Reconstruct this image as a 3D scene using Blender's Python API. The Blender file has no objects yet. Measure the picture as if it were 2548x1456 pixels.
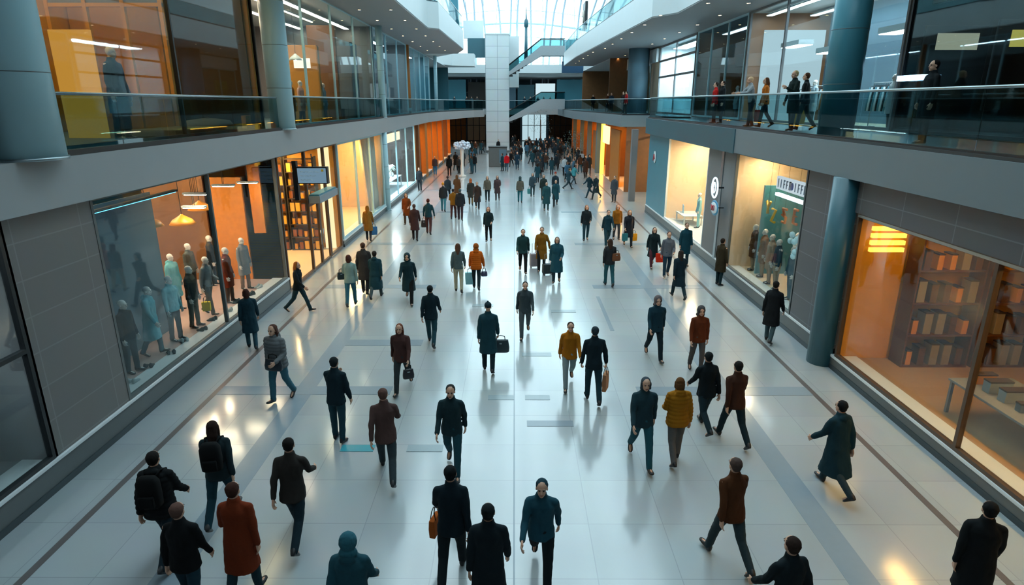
import bpy, math, random
from mathutils import Vector, Matrix, noise
C = bpy.context.scene.collection
rnd = random.Random(7)
R = math.radians
sc = bpy.context.scene
# ---------- camera ----------
EYE = Vector((0, 0, 6.5)); FPX = 1533.0; PITCH = math.atan(473 / FPX); YAW = math.atan(6 / FPX)
cam_d = bpy.data.cameras.new('camera'); cam = bpy.data.objects.new('camera', cam_d); C.objects.link(cam)
cam.location = EYE; cam.rotation_euler = (math.pi / 2 - PITCH, 0, YAW)
cam_d.sensor_width = 36; cam_d.lens = FPX / 2548 * 36; cam_d.clip_end = 500; cam_d.clip_start = .05
sc.camera = cam
CR = cam.rotation_euler.to_matrix()
def ray(px, py): return CR @ Vector((px - 1274, -(py - 728), -FPX))
def at(px, py, z=0.0):
    d = ray(px, py); t = (z - EYE.z) / d.z
    return EYE + d * t
def atx(px, py, x):
    d = ray(px, py); t = x / d.x
    return EYE + d * t
# ---------- colour / material ----------
def lin(h):
    h = h.lstrip('#'); v = [int(h[i:i + 2], 16) / 255 for i in (0, 2, 4)]
    return tuple((c / 12.92 if c <= .04045 else ((c + .055) / 1.055) ** 2.4) for c in v) + (1,)
MATS = {}
def mat(key, col='#808080', rough=.5, metal=0, var=.08, scale=6, bump=0, spec=.5):
    """plain procedural surface: a noise texture varies the colour a little and can raise a bump"""
    k = (key, col, rough, metal)
    if k in MATS: return MATS[k]
    m = bpy.data.materials.new(key); m.use_nodes = True; n = m.node_tree.nodes; l = m.node_tree.links
    b = n['Principled BSDF']; b.inputs['Roughness'].default_value = rough; b.inputs['Metallic'].default_value = metal
    b.inputs['Specular IOR Level'].default_value = spec
    tc = n.new('ShaderNodeTexCoord'); nz = n.new('ShaderNodeTexNoise'); nz.inputs['Scale'].default_value = scale; nz.inputs['Detail'].default_value = 3
    l.new(tc.outputs['Object'], nz.inputs['Vector'])
    mx = n.new('ShaderNodeMix'); mx.data_type = 'RGBA'; c = lin(col)
    mx.inputs['A'].default_value = tuple(x * (1 - var) for x in c[:3]) + (1,)
    mx.inputs['B'].default_value = tuple(min(1, x * (1 + var)) for x in c[:3]) + (1,)
    l.new(nz.outputs['Fac'], mx.inputs['Factor']); l.new(mx.outputs['Result'], b.inputs['Base Color'])
    if bump:
        bp = n.new('ShaderNodeBump'); bp.inputs['Strength'].default_value = bump; bp.inputs['Distance'].default_value = .02
        l.new(nz.outputs['Fac'], bp.inputs['Height']); l.new(bp.outputs['Normal'], b.inputs['Normal'])
    MATS[k] = m; return m
def emit(key, col, s):
    k = (key, col, s)
    if k in MATS: return MATS[k]
    m = bpy.data.materials.new(key); m.use_nodes = True; n = m.node_tree.nodes; l = m.node_tree.links
    n.remove(n['Principled BSDF']); e = n.new('ShaderNodeEmission'); e.inputs['Color'].default_value = lin(col); e.inputs['Strength'].default_value = s * (5.5 if 5 < s < 30 else 1)
    l.new(e.outputs[0], n['Material Output'].inputs['Surface']); MATS[k] = m; return m
def glass(key, tint='#e8f4f6', refl=.12, rough=.02):
    k = (key, tint, refl)
    if k in MATS: return MATS[k]
    m = bpy.data.materials.new(key); m.use_nodes = True; n = m.node_tree.nodes; l = m.node_tree.links
    n.remove(n['Principled BSDF']); t = n.new('ShaderNodeBsdfTransparent'); t.inputs['Color'].default_value = lin(tint)
    g = n.new('ShaderNodeBsdfGlossy'); g.inputs['Roughness'].default_value = rough
    lw = n.new('ShaderNodeLayerWeight'); lw.inputs['Blend'].default_value = .25
    mr = n.new('ShaderNodeMapRange'); mr.inputs['To Min'].default_value = refl * .3; mr.inputs['To Max'].default_value = min(1, refl * 2.6)
    l.new(lw.outputs['Fresnel'], mr.inputs['Value'])
    x = n.new('ShaderNodeMixShader'); l.new(mr.outputs['Result'], x.inputs[0]); l.new(t.outputs[0], x.inputs[1]); l.new(g.outputs[0], x.inputs[2])
    l.new(x.outputs[0], n['Material Output'].inputs['Surface']); MATS[k] = m; return m
def tiled(key, c1, c2, mortar, sx, sy, rough=.4, msize=.01, axis='XY', bump=0, coat=0, off=0.0):
    """stone or cladding tiles in a brick pattern, in metres"""
    k = (key, c1, sx, sy, axis)
    if k in MATS: return MATS[k]
    m = bpy.data.materials.new(key); m.use_nodes = True; n = m.node_tree.nodes; l = m.node_tree.links
    b = n['Principled BSDF']; b.inputs['Roughness'].default_value = rough; b.inputs['Coat Weight'].default_value = coat; b.inputs['Coat IOR'].default_value = 1.7; b.inputs['Coat Roughness'].default_value = .13
    tc = n.new('ShaderNodeTexCoord'); sp = n.new('ShaderNodeSeparateXYZ'); cb = n.new('ShaderNodeCombineXYZ'); l.new(tc.outputs['Object'], sp.inputs[0])
    l.new(sp.outputs[axis[0]], cb.inputs[0]); l.new(sp.outputs[axis[1]], cb.inputs[1])
    br = n.new('ShaderNodeTexBrick'); br.offset = off; br.inputs['Scale'].default_value = 1; br.inputs['Brick Width'].default_value = sx; br.inputs['Row Height'].default_value = sy
    br.inputs['Mortar Size'].default_value = msize; br.inputs['Mortar Smooth'].default_value = 0
    br.inputs['Color1'].default_value = lin(c1); br.inputs['Color2'].default_value = lin(c2); br.inputs['Mortar'].default_value = lin(mortar)
    l.new(cb.outputs[0], br.inputs['Vector']); nz = n.new('ShaderNodeTexNoise'); nz.inputs['Scale'].default_value = 1.3; nz.inputs['Detail'].default_value = 5
    l.new(tc.outputs['Object'], nz.inputs['Vector'])
    mx = n.new('ShaderNodeMix'); mx.data_type = 'RGBA'; mx.blend_type = 'MULTIPLY'; mx.inputs['Factor'].default_value = .12
    l.new(br.outputs['Color'], mx.inputs['A']); l.new(nz.outputs['Color'], mx.inputs['B']); l.new(mx.outputs['Result'], b.inputs['Base Color'])
    if bump:
        bp = n.new('ShaderNodeBump'); bp.inputs['Strength'].default_value = bump; bp.inputs['Distance'].default_value = .01; bp.invert = True
        l.new(br.outputs['Fac'], bp.inputs['Height']); l.new(bp.outputs['Normal'], b.inputs['Normal'])
    MATS[k] = m; return m
# ---------- mesh builder ----------
class MB:
    def __init__(s): s.v = []; s.f = []; s.mi = []; s.sm = []; s.cur = 0
    def _add(s, vs, fs, smooth=False):
        o = len(s.v); s.v += [tuple(v) for v in vs]
        for f in fs: s.f.append(tuple(i + o for i in f)); s.mi.append(s.cur); s.sm.append(smooth)
        return s
    def slot(s, i): s.cur = i; return s
    def box(s, x0, x1, y0, y1, z0, z1):
        v = [(x, y, z) for z in (z0, z1) for y in (y0, y1) for x in (x0, x1)]
        return s._add(v, [(0, 2, 3, 1), (4, 5, 7, 6), (0, 1, 5, 4), (2, 6, 7, 3), (0, 4, 6, 2), (1, 3, 7, 5)])
    def loft(s, rings, cap=True, closed=True):
        n = len(rings[0]); vs = [p for r in rings for p in r]; fs = []
        for i in range(len(rings) - 1):
            for j in range(n if closed else n - 1):
                a = i * n + j; b = i * n + (j + 1) % n; fs.append((a, b, b + n, a + n))
        if cap: fs.append(tuple(reversed(range(n)))); fs.append(tuple((len(rings) - 1) * n + j for j in range(n)))
        return s._add(vs, fs, True)
    def tube(s, pts, r, n=8, ry=None):
        pts = [Vector(p) for p in pts]; rs = r if isinstance(r, (list, tuple)) else [r] * len(pts); rings = []
        ref = None
        for i, p in enumerate(pts):
            d = (pts[min(i + 1, len(pts) - 1)] - pts[max(i - 1, 0)]).normalized()
            u = d.orthogonal().normalized() if ref is None else (ref - d * ref.dot(d)).normalized()
            ref = u; w = d.cross(u); q = rs[i]
            rings.append([p + u * (math.cos(2 * math.pi * k / n) * q) + w * (math.sin(2 * math.pi * k / n) * (q if ry is None else q * ry)) for k in range(n)])
        return s.loft(rings)
    def cap_tube(s, pts, rs, n=12):
        """tube with rounded ends"""
        pts = [Vector(p) for p in pts]; a = (pts[0] - pts[1]).normalized(); b = (pts[-1] - pts[-2]).normalized()
        P = [pts[0] + a * rs[0] * .95, pts[0] + a * rs[0] * .6] + pts + [pts[-1] + b * rs[-1] * .6, pts[-1] + b * rs[-1] * .95]
        return s.tube(P, [rs[0] * .3, rs[0] * .8] + list(rs) + [rs[-1] * .8, rs[-1] * .3], n)
    def cyl(s, x, y, r, z0, z1, n=24, r2=None):
        r2 = r if r2 is None else r2
        c = [(math.cos(2 * math.pi * k / n), math.sin(2 * math.pi * k / n)) for k in range(n)]
        return s.loft([[(x + a * r, y + b * r, z0) for a, b in c], [(x + a * r2, y + b * r2, z1) for a, b in c]])
    def lathe(s, prof, x=0, y=0, n=20):
        return s.loft([[(x + math.cos(2 * math.pi * k / n) * r, y + math.sin(2 * math.pi * k / n) * r, z) for k in range(n)] for r, z in prof])
    def ell(s, c, r, n=14, m=9):
        rings = []
        for i in range(m + 1):
            t = -math.pi / 2 + math.pi * (i + .02) / (m + .04)
            rings.append([(c[0] + r[0] * math.cos(t) * math.cos(2 * math.pi * k / n), c[1] + r[1] * math.cos(t) * math.sin(2 * math.pi * k / n), c[2] + r[2] * math.sin(t)) for k in range(n)])
        return s.loft(rings)
    def prism(s, poly, axis, a, b):
        """extrude a 2D outline along an axis; poly holds the other two coordinates in order"""
        def P(p, t): return {'x': (t, p[0], p[1]), 'y': (p[0], t, p[1]), 'z': (p[0], p[1], t)}[axis]
        n = len(poly); vs = [P(p, a) for p in poly] + [P(p, b) for p in poly]
        fs = [tuple(range(n)), tuple(reversed(range(n, 2 * n)))] + [(i, i + n, (i + 1) % n + n, (i + 1) % n) for i in range(n)]
        return s._add(vs, fs)
    def mesh(s, name, mats=(), recalc=True):
        me = bpy.data.meshes.new(name); me.from_pydata(s.v, [], s.f)
        for i, p in enumerate(me.polygons): p.material_index = s.mi[i]; p.use_smooth = s.sm[i]
        for m in mats: me.materials.append(m)
        if recalc:
            import bmesh
            bm = bmesh.new(); bm.from_mesh(me); bmesh.ops.recalc_face_normals(bm, faces=bm.faces); bm.to_mesh(me); bm.free()
        me.update(); return me
    def build(s, name, m, parent=None, bev=0, loc=None):
        ms = m if isinstance(m, (list, tuple)) else [m]
        o = bpy.data.objects.new(name, s.mesh(name, ms)); C.objects.link(o)
        if parent is not None: o.parent = parent
        if loc is not None: o.location = loc
        if bev:
            b = o.modifiers.new('bevel', 'BEVEL'); b.width = bev; b.segments = 2; b.limit_method = 'ANGLE'
        return o
def tag(o, label, cat, group=None, kind=None):
    o['label'] = label; o['category'] = cat
    if group: o['group'] = group
    if kind: o['kind'] = kind
    return o
def thing(name, label, cat, loc=(0, 0, 0), rz=0, group=None):
    o = bpy.data.objects.new(name, None); C.objects.link(o); o.location = loc; o.rotation_euler = (0, 0, rz); o.empty_display_size = .1
    return tag(o, label, cat, group)
def struct(name, mb, m, bev=0, parent=None):
    o = mb.build(name, m, parent, bev)
    if parent is None: o['kind'] = 'structure'
    return o
def copy_thing(r, loc, rz=None, label=None, scale=None):
    c = r.copy(); C.objects.link(c); c.location = loc
    if rz is not None: c.rotation_euler = (0, 0, rz)
    if scale: c.scale = scale
    if label: c['label'] = label
    for ch in r.children:
        d = ch.copy(); C.objects.link(d); d.parent = c
        for g in ch.children:
            e = g.copy(); C.objects.link(e); e.parent = d
    return c
# ---------- palette ----------
M_floor = tiled('polished floor tiles', '#9ba3a6', '#a3abad', '#8b9497', 1.2, 1.2, rough=.4, msize=.007, coat=1)
M_inlay = mat('grey floor inlay', '#84919a', .2, var=.04)
M_inlay_d = mat('dark floor strip', '#5a5554', .3, var=.05)
M_inlay_t = mat('teal floor tile', '#3f97a3', .22, var=.04)
M_inlay_l = mat('pale floor inlay', '#93a1a6', .2, var=.04)
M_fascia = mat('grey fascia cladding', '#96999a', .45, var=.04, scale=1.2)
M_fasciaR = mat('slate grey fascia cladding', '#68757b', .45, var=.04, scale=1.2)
M_stoneR = tiled('slate pier cladding', '#54575a', '#585a5e', '#6c7378', 1.6, .62, rough=.45, msize=.012, axis='YZ')
M_white = mat('white cladding', '#c9d2d4', .4, var=.03, scale=1.5)
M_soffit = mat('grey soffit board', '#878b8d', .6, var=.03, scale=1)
M_stone = tiled('stone pier cladding', '#6e6b69', '#726e6c', '#7c7c7a', 1.6, .62, rough=.45, msize=.012, axis='YZ')
M_pale = tiled('pale panel cladding', '#c3cacc', '#cbd2d4', '#8b9599', 1.55, 1.35, rough=.4, msize=.025, axis='XZ')
M_plinth = mat('dark grey plinth', '#565b5b', .4, var=.05)
M_sill = mat('white sill', '#d3d7d8', .3, var=.02)
M_base = mat('dark skirting', '#2a363b', .35, var=.05)
M_col = mat('light blue column cladding', '#a5c9d2', .38, var=.04, scale=2)
M_teal = mat('teal cladding', '#3f7f8f', .35, var=.07, scale=1.2)
M_dteal = mat('dark teal cladding', '#2a5a66', .35, var=.07, scale=1.2)
M_dark = mat('charcoal metal', '#23272a', .4, .3)
M_brown = mat('bronze frame', '#5a4a3e', .4, .4)
M_steel = mat('brushed steel', '#9aa6aa', .3, .9)
M_orange = mat('orange timber panel', '#b0691c', .5, var=.15, scale=3)
M_wood = mat('brown timber panel', '#7a4f2b', .5, var=.2, scale=3)
M_gold = mat('ochre wall', '#c08526', .6, var=.12, scale=2)
M_cream = mat('cream wall', '#d8bfa0', .6, var=.05, scale=2)
M_grey = mat('grey wall', '#6e7072', .7, var=.05, scale=1)
M_dk = mat('dark shop wall', '#2b2622', .7, var=.1, scale=1)
M_bluegrey = mat('blue grey wall', '#4f6a78', .6, var=.06, scale=1)
M_pink = mat('pinkish display floor', '#a98d86', .5, var=.05)
G_shop = glass('shop window glass', '#f2f8f8', .05)
G_up = glass('upper storey glass', '#e8f3f5', .07)
G_rail = glass('balustrade glass', '#c3dbde', .07)
G_roof = glass('skylight glass', '#f2fafc', .05)
# ---------- floor ----------
struct('floor', MB().box(-16, 16, -4, 122, -.3, 0), M_floor)
tr = 1
def trim(mb, m, bev=0):
    global tr
    o = struct('trim_%d' % tr, mb, m, bev); tr += 1; return o
for s in (-1, 1):
    trim(MB().box(s * 7.0 - .06, s * 7.0 + .06, -2, 118, 0, .004), M_inlay_d)
    trim(MB().box(s * 4.95 - .22, s * 4.95 + .22, -2, 118, 0, .003), M_inlay)
trim(MB().box(-.012, .012, -2, 80, 0, .003), M_inlay)
for y in (13.2, 21.8, 29, 38, 48, 60):
    for s in (-1, 1): trim(MB().box(min(s * 2.9, s * 6.94), max(s * 2.9, s * 6.94), y - .22, y + .22, 0, .006), M_inlay)
trim(MB().box(-4.73, -2.6, 16.0, 16.45, 0, .006), M_inlay)
trim(MB().box(2.86, 2.98, 17.2, 20.6, 0, .005), M_inlay)
for x0, x1, y, m in ((-.6, 0, 12.85, M_inlay_l), (.25, .82, 12.85, M_inlay_l), (.27, 1.25, 11.65, M_inlay), (-3.4, -2.75, 10.66, M_inlay_t), (-2.1, -1.4, 10.66, M_inlay_l), (.2, 1.0, 15.4, M_inlay_l), (1.2, 2.0, 19, M_inlay_l), (-1.4, -.7, 19.6, M_inlay_l)):
    trim(MB().box(x0, x1, y - .12, y + .12, 0, .007), m)
# ---------- plinths and skirting ----------
LX, RX = -8.0, 8.1
for y0, y1 in ((-2, 21.0), (28.3, 38.3), (38.9, 50.7), (51.3, 80)):
    h = .5 if y0 < 28 else .28
    struct('baseboard_left', MB().box(LX - .45, LX + .01, y0, y1, .12, h), M_plinth)
    struct('baseboard_left', MB().box(LX - .45, LX + .03, y0, y1, .0, .12), M_base)
    trim(MB().box(LX - .55, LX + .04, y0, y1, h, h + .07), M_sill, .01)
for y0, y1, h in ((-2, 14.6, .3), (14.6, 26, .45), (26, 38, .45)):
    struct('baseboard_right', MB().box(RX - .015, RX + .45, y0, y1, .12, h), M_plinth)
    struct('baseboard_right', MB().box(RX - .03, RX + .45, y0, y1, .0, .12), M_base)
    trim(MB().box(RX - .03, RX + .55, y0, y1, h, h + .07), M_sill, .01)
# ---------- second storey slabs (floor at 5.6) ----------
Z1, Z2 = 4.78, 5.6
def slab(name, outline, z0, z1, m, n2=None):
    return struct(name, MB().prism(outline, 'z', z0, z1), m)
left_out = [(-7.8, -3), (-7.8, 58), (-7.2, 66), (-5.9, 73), (-4.9, 78), (-3.9, 80.4), (-3.9, 83), (-16, 83), (-16, -3)]
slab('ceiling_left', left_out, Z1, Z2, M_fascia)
right_out = [(7.85, -3), (7.85, 38), (10.3, 38), (10.3, 47), (7.8, 47), (7.4, 58), (6.4, 72), (6.2, 92), (16, 92), (16, -3)]
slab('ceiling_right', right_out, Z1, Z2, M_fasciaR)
slab('ceiling_far', [(-16, 95), (16, 95), (16, 120), (-16, 120)], Z1, Z2, M_fascia)
# dark shadow gap strip and grey upstand on the slab edges
trim(MB().box(-8.3, -7.84, 11, 58, Z2, Z2 + .07), M_base)
trim(MB().box(7.9, 8.3, -3, 38, Z2, Z2 + .06), M_base)
# ---------- third storey slabs (soffit 10.8) ----------
Z3, Z4 = 10.8, 12.25
slab('ceiling_left', [(-5.2, -3), (-5.2, 40), (-4.6, 40.6), (-4.3, 55.7), (-5.2, 60), (-8.2, 66), (-9, 76), (-7.6, 80), (-5, 81), (-5, 84), (-16, 84), (-16, -3)], Z3, Z4, M_white)
slab('ceiling_right', [(8.15, -3), (8.15, 33.6), (7.2, 35.2), (6.0, 64.7), (6.0, 80), (16, 80), (16, -3)], Z3, Z4, M_white)
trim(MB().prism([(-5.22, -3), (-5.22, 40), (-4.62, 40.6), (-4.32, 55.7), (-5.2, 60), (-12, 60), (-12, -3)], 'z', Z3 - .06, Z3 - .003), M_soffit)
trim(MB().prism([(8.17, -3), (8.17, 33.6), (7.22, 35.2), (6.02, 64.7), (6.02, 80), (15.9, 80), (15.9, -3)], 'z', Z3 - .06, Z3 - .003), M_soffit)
trim(MB().prism([(-5.24, -3), (-5.24, 40), (-4.64, 40.6), (-4.34, 55.7), (-4.4, 55.7), (-4.7, 40.6), (-5.3, 40), (-5.3, -3)], 'z', Z4, Z4 + .05), M_steel)
# far third storey bridge and blocks beyond the pillar
struct('ceiling_far', MB().box(-12, 16, 100, 120, 10.8, 12.0), M_white)
# ---------- outer shell ----------
struct('wall_left', MB().box(-16.4, -16, -4, 121, -.3, 20.5), M_grey)
struct('wall_right', MB().box(16, 16.4, -4, 121, -.3, 20.5), M_grey)
struct('wall_back', MB().box(-16.4, 16.4, -4.4, -4, -.3, 20.5), M_grey)
struct('wall_front', MB().box(-16.4, 16.4, 121, 121.3, -.3, 10.8), M_bluegrey)
# upper rooms behind the third storey balconies
struct('wall_left', MB().box(-11.2, -11, -4, 84, Z4, 20.5), M_white)
struct('wall_right', MB().box(12.4, 12.6, -4, 84, Z4, 20.5), M_white)
# ---------- glass roof: shallow vault that swoops down at the far end ----------
prof = [(-4, 24.5), (60, 24.5), (86, 24.2), (98, 22.9), (106, 20.6), (111, 17.2), (113.5, 13.5), (114.5, 9.0)]
def vz(x): return -1.6 * (x / 14) ** 2
g = MB(); n = 14
xs = [-14 + 28 * i / n for i in range(n + 1)]
g.loft([[(x, y, z + vz(x)) for x in xs] for y, z in prof], cap=False, closed=False)
go = g.build('window_1', G_roof); go['kind'] = 'structure'
rib = MB()
for x in [-13.5 + 1.8 * i for i in range(16)]:
    rib.tube([(x + .5 * math.sin(y * .09 + x), y, z + vz(x) - .12) for y, z in prof], .15, 6)
for x in [-12.6 + 3.6 * i for i in range(8)]:
    rib.tube([(x + 1.6 * math.sin(y * .07 + x * 2), y, z + vz(x) - .1) for y, z in prof[1:]], .045, 6)
rib.build('window_frame', mat('pale roof steel', '#c4d6e4', .5), go)
cr = MB()
for y, z in prof[1:]:
    cr.tube([(x, y, z + vz(x) - .2) for x in xs], .05, 6)
for y in range(4, 60, 8): cr.tube([(x, y, 24.3 + vz(x)) for x in xs], .1, 6)
cr.tube([(x, 109, 18.9 + vz(x)) for x in xs], .2, 6)
cr.build('window_beam', mat('pale roof steel', '#c4d6e4', .5), go)
# roof edges (solid gutters)
struct('trim_90', MB().box(-16.4, -13.9, -4, 121, 20.5, 23.2), M_white)
struct('trim_91', MB().box(13.9, 16.4, -4, 121, 20.5, 23.2), M_white)
# unseen solid roof strips, added to shade the floor's sides and near end
struct('ceiling', MB().box(-16.2, -10, -4, 70, 24.55, 24.8), M_white)
struct('ceiling', MB().box(10, 16.2, -4, 70, 24.55, 24.8), M_white)
struct('ceiling', MB().box(-10, 10, -4, 9, 24.6, 24.8), M_white)
# ---------- world ----------
w = bpy.data.worlds.new('sky'); sc.world = w; w.use_nodes = True; wn = w.node_tree.nodes; wl = w.node_tree.links
bg = wn['Background']; tc = wn.new('ShaderNodeTexCoord'); nz = wn.new('ShaderNodeTexNoise'); nz.inputs['Scale'].default_value = 2.2; nz.inputs['Detail'].default_value = 5
mx = wn.new('ShaderNodeMix'); mx.data_type = 'RGBA'; mx.inputs['A'].default_value = (.60, .86, .97, 1); mx.inputs['B'].default_value = (.86, .97, 1, 1)
wl.new(tc.outputs['Generated'], nz.inputs['Vector']); wl.new(nz.outputs['Fac'], mx.inputs['Factor']); wl.new(mx.outputs['Result'], bg.inputs['Color'])
bg.inputs['Strength'].default_value = 4.6
sc.view_settings.view_transform = 'Standard'; sc.view_settings.look = 'None'; sc.view_settings.gamma = 1; sc.view_settings.exposure = 0
# ---------- reusable pieces ----------
win_n = 2; door_n = 1
def window(axis, pos, a0, a1, z0, z1, nm=1, glassm=None, fr=.07, frm=None, cross=None, dep=.1):
    """shop window on a plane x=pos (axis 'x') or y=pos (axis 'y'); frame and pane are its parts"""
    global win_n
    frm = frm or M_dark; m = MB()
    def bx(p0, p1, q0, q1): 
        if axis == 'x': m.box(pos - dep / 2, pos + dep / 2, p0, p1, q0, q1)
        else: m.box(p0, p1, pos - dep / 2, pos + dep / 2, q0, q1)
    bx(a0, a1, z0, z0 + fr); bx(a0, a1, z1 - fr, z1)
    for i in range(nm + 1):
        c = a0 + (a1 - a0) * i / nm; c0 = min(max(c - fr / 2, a0), a1 - fr); bx(c0, c0 + fr, z0 + fr, z1 - fr)
    for zc in (cross or []): bx(a0 + fr, a1 - fr, zc - fr / 2, zc + fr / 2)
    o = m.build('window_%d' % win_n, frm); o['kind'] = 'structure'; win_n += 1
    p = MB()
    if axis == 'x': p.box(pos - .008, pos + .008, a0, a1, z0, z1)
    else: p.box(a0, a1, pos - .008, pos + .008, z0, z1)
    p.build('pane', glassm or G_shop, o)
    return o
def room(side, xf, xb, y0, y1, z0, z1, wallm, floorm, ceilm, sidem=None, back=True):
    """a shop behind its window: back wall, two partitions, floor and ceiling boards"""
    s = 'left' if side < 0 else 'right'; a, b = min(xf, xb), max(xf, xb); sidem = sidem or wallm
    if back: struct('wall_' + s, MB().box(xb - .05, xb + .05, y0, y1, z0, z1), wallm)
    for y in (y0, y1): struct('wall_' + s, MB().box(a, b, y - .06, y + .06, z0, z1), sidem)
    struct('floor', MB().box(a, b, y0 + .06, y1 - .06, z0, z0 + .03), floorm)
    struct('ceiling', MB().box(a, b, y0 + .06, y1 - .06, z1 - .06, z1), ceilm)
def lightbar(label, x0, x1, y0, y1, z, m, group, housing=None, t=.05, rod=0):
    """slim luminaire: housing with a glowing diffuser"""
    r = thing('ceiling_light', label, 'light', ((x0 + x1) / 2, (y0 + y1) / 2, z), 0, group)
    a, b = (x1 - x0) / 2, (y1 - y0) / 2
    MB().box(-a - .03, a + .03, -b - .03, b + .03, 0, t).build('housing', housing or M_white, r)
    MB().box(-a, a, -b, b, -.02, 0).build('diffuser', m, r)
    if rod:
        for sy in (-.8, .8): MB().cyl(0, sy * b, .008, t, rod, 6).build('rod', M_dark, r)
    return r
def spot_grid(label, pts, z, m, group, r=.09):
    first = None
    for x, y in pts:
        if first is None:
            first = thing('downlight', label, 'light', (x, y, z), 0, group)
            MB().lathe([(r * 1.25, 0), (r * 1.25, -.02), (r, -.025), (r, 0)], n=16).build('ring', M_steel, first)
            MB().cyl(0, 0, r * .95, -.018, -.004, 16).build('lamp', m, first)
        else: copy_thing(first, (x, y, z))
E_warm = emit('warm lamp', '#ffc47a', 9); E_wspot = emit('warm spot', '#ffd9a0', 30); E_white = emit('white lamp', '#eef8ff', 9); E_wh2 = emit('white spot', '#fff2dc', 36)
E_orange = emit('amber lamp', '#ffab3d', 9); E_blue = emit('blue tube', '#5cc4f2', 5); E_gold = emit('amber light panel', '#ffb02e', 1.6); E_cool = emit('cool lit panel', '#cfeaf2', 1.0)
E_cream = emit('cream light panel', '#ffdca8', 1.7)
# ======== GROUND LEFT ========
# shop 0: dark shop left of the first pier
room(-1, LX, -13, 1.5, 9.4, .5, Z1, M_grey, M_grey, M_dk)
window('x', LX - .04, 1.5, 9.4, .57, Z1, 3, frm=M_dark, cross=[2.6])
lightbar('cool strip light inside the nearest shop on the left', -10.3, -10.1, 3.5, 8.6, 4.55, E_white, 'strip lights in the nearest left shop')
struct('wall_left', MB().box(LX - .55, LX + .0, 9.4, 11.55, .0, Z1), M_stone)
struct('wall_left', MB().box(LX - 6, LX - .55, 9.4, 9.8, .0, Z1), M_grey)
# shop 1: clothes shop with the long display platform
room(-1, LX - .1, -14.5, 11.55, 21.0, .5, Z1, M_grey, M_pink, M_dk)
window('x', LX - .04, 11.55, 20.9, .57, Z1, 2, frm=M_plinth)
struct('trim_60', MB().box(LX - 2.6, LX - .56, 11.7, 20.85, .531, .56), M_pink)
for (y, x, zz) in ((17.2, -8.9, 4.05), (17.4, -9.1, 3.65), (18.6, -8.75, 4.1), (20.2, -8.7, 4.0)):
    lightbar('short warm light bar over the mannequins in the left window', x - .3, x + .3, y - .05, y + .05, zz, emit('warm bar', '#ffe0b8', 16), 'light bars above the mannequins', rod=Z1 - .06 - zz)
lightbar('glowing blue tube light along the top of the left clothes window', -8.62, -8.56, 12.2, 15.6, 4.35, E_blue, None, M_dark)
o = MB().box(-9.45, -9.4, 11.8, 15.9, .56, 4.3).build('backdrop_panel', M_bluegrey); tag(o, 'large blue grey backdrop panel with yellow writing in the left clothes window', 'panel')
for x in (-10.9, -12.8): lightbar('long warm strip light added to brighten the back of the left clothes shop', x - .12, x + .12, 12.2, 20.4, 4.55, emit('warm fill strip L1', '#ffe0b8', 9), 'added long strips at the back of the left clothes shop')  # fill lamps added because the bars alone left this interior dim
# yellow scribbled lettering on the backdrop
def text_mesh(s, size, ext=.012, shear=0):
    c = bpy.data.curves.new('t', 'FONT'); c.body = s; c.size = size; c.extrude = ext; c.align_x = 'CENTER'; c.align_y = 'CENTER'; c.shear = shear
    t = bpy.data.objects.new('t', c); C.objects.link(t); dg = bpy.context.evaluated_depsgraph_get()
    me = bpy.data.meshes.new_from_object(t.evaluated_get(dg)); bpy.data.objects.remove(t); return me
def sign_text(name, s, size, m, parent, loc, rot, shear=0):
    me = text_mesh(s, size, shear=shear); me.materials.clear(); me.materials.append(m)
    t = bpy.data.objects.new(name, me); C.objects.link(t); t.location = loc; t.rotation_euler = rot
    if parent: t.parent = parent
    return t
sign_text('lettering', 'Sale', .5, emit('yellow lettering', '#f2c230', .5), o, (-8.88, 12.6, 3.0), (math.pi / 2, 0, math.pi / 2), .25) if False else None
mk = MB()
for k in range(3):
    z = 3.12 - k * .13
    mk.tube([(-9.38, 12.15 + .09 * i, z + .035 * math.sin(i * 2.2 + k)) for i in range(9 - k)], .016, 6)
mk.build('lettering', mat('yellow lettering', '#c9a227', .5), o)
o = MB().box(-10.4, -9.2, 20.84, 20.93, .53, 4.1).build('light_panel', mat('amber panel', '#d07a12', .5, var=.2)); tag(o, 'amber wall panel behind the mannequins in the left clothes window', 'panel')
o = MB().box(-8.95, -8.55, 20.84, 20.93, 2.2, 4.6).build('hanging_banner', mat('amber banner', '#c8700f', .6)); tag(o, 'narrow orange banner at the top right of the left clothes window', 'banner')
o = MB().box(-12.6, -10.5, 20.84, 20.93, .53, 4.4).build('wall_panel', M_wood, bev=.01); tag(o, 'brown timber wall panel left of the amber panel in the left clothes shop', 'panel')
# shop 2: glazed entrance with open doors
room(-1, LX - .1, -15, 21.0, 28.2, .0, Z1, M_gold, M_cream, M_dk, M_gold)
window('x', LX - .04, 21.05, 23.9, .05, Z1, 1, frm=M_brown)
window('x', LX - .04, 26.3, 28.1, .05, Z1, 1, frm=M_brown, fr=.09)
window('x', LX - .04, 23.9, 26.3, 2.75, Z1, 1, frm=M_brown)
for k, y in enumerate((23.9, 25.1)):
    o = MB().box(LX - .09, LX, y, y + .07, 0, 2.7).box(LX - .09, LX, y + 1.1, y + 1.17, 0, 2.7).box(LX - .09, LX, y + .07, y + 1.1, 0, .1).box(LX - .09, LX, y + .07, y + 1.1, 2.6, 2.7).build('door_%d' % (k + 1), M_brown); o['kind'] = 'structure'
    MB().box(LX - .05, LX - .035, y + .07, y + 1.1, .1, 2.6).build('pane', G_shop, o)
    MB().tube([(LX + .06, y + .95 - .85 * k, .9), (LX + .06, y + .95 - .85 * k, 1.5)], .018, 8).build('handle', M_steel, o)
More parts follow.
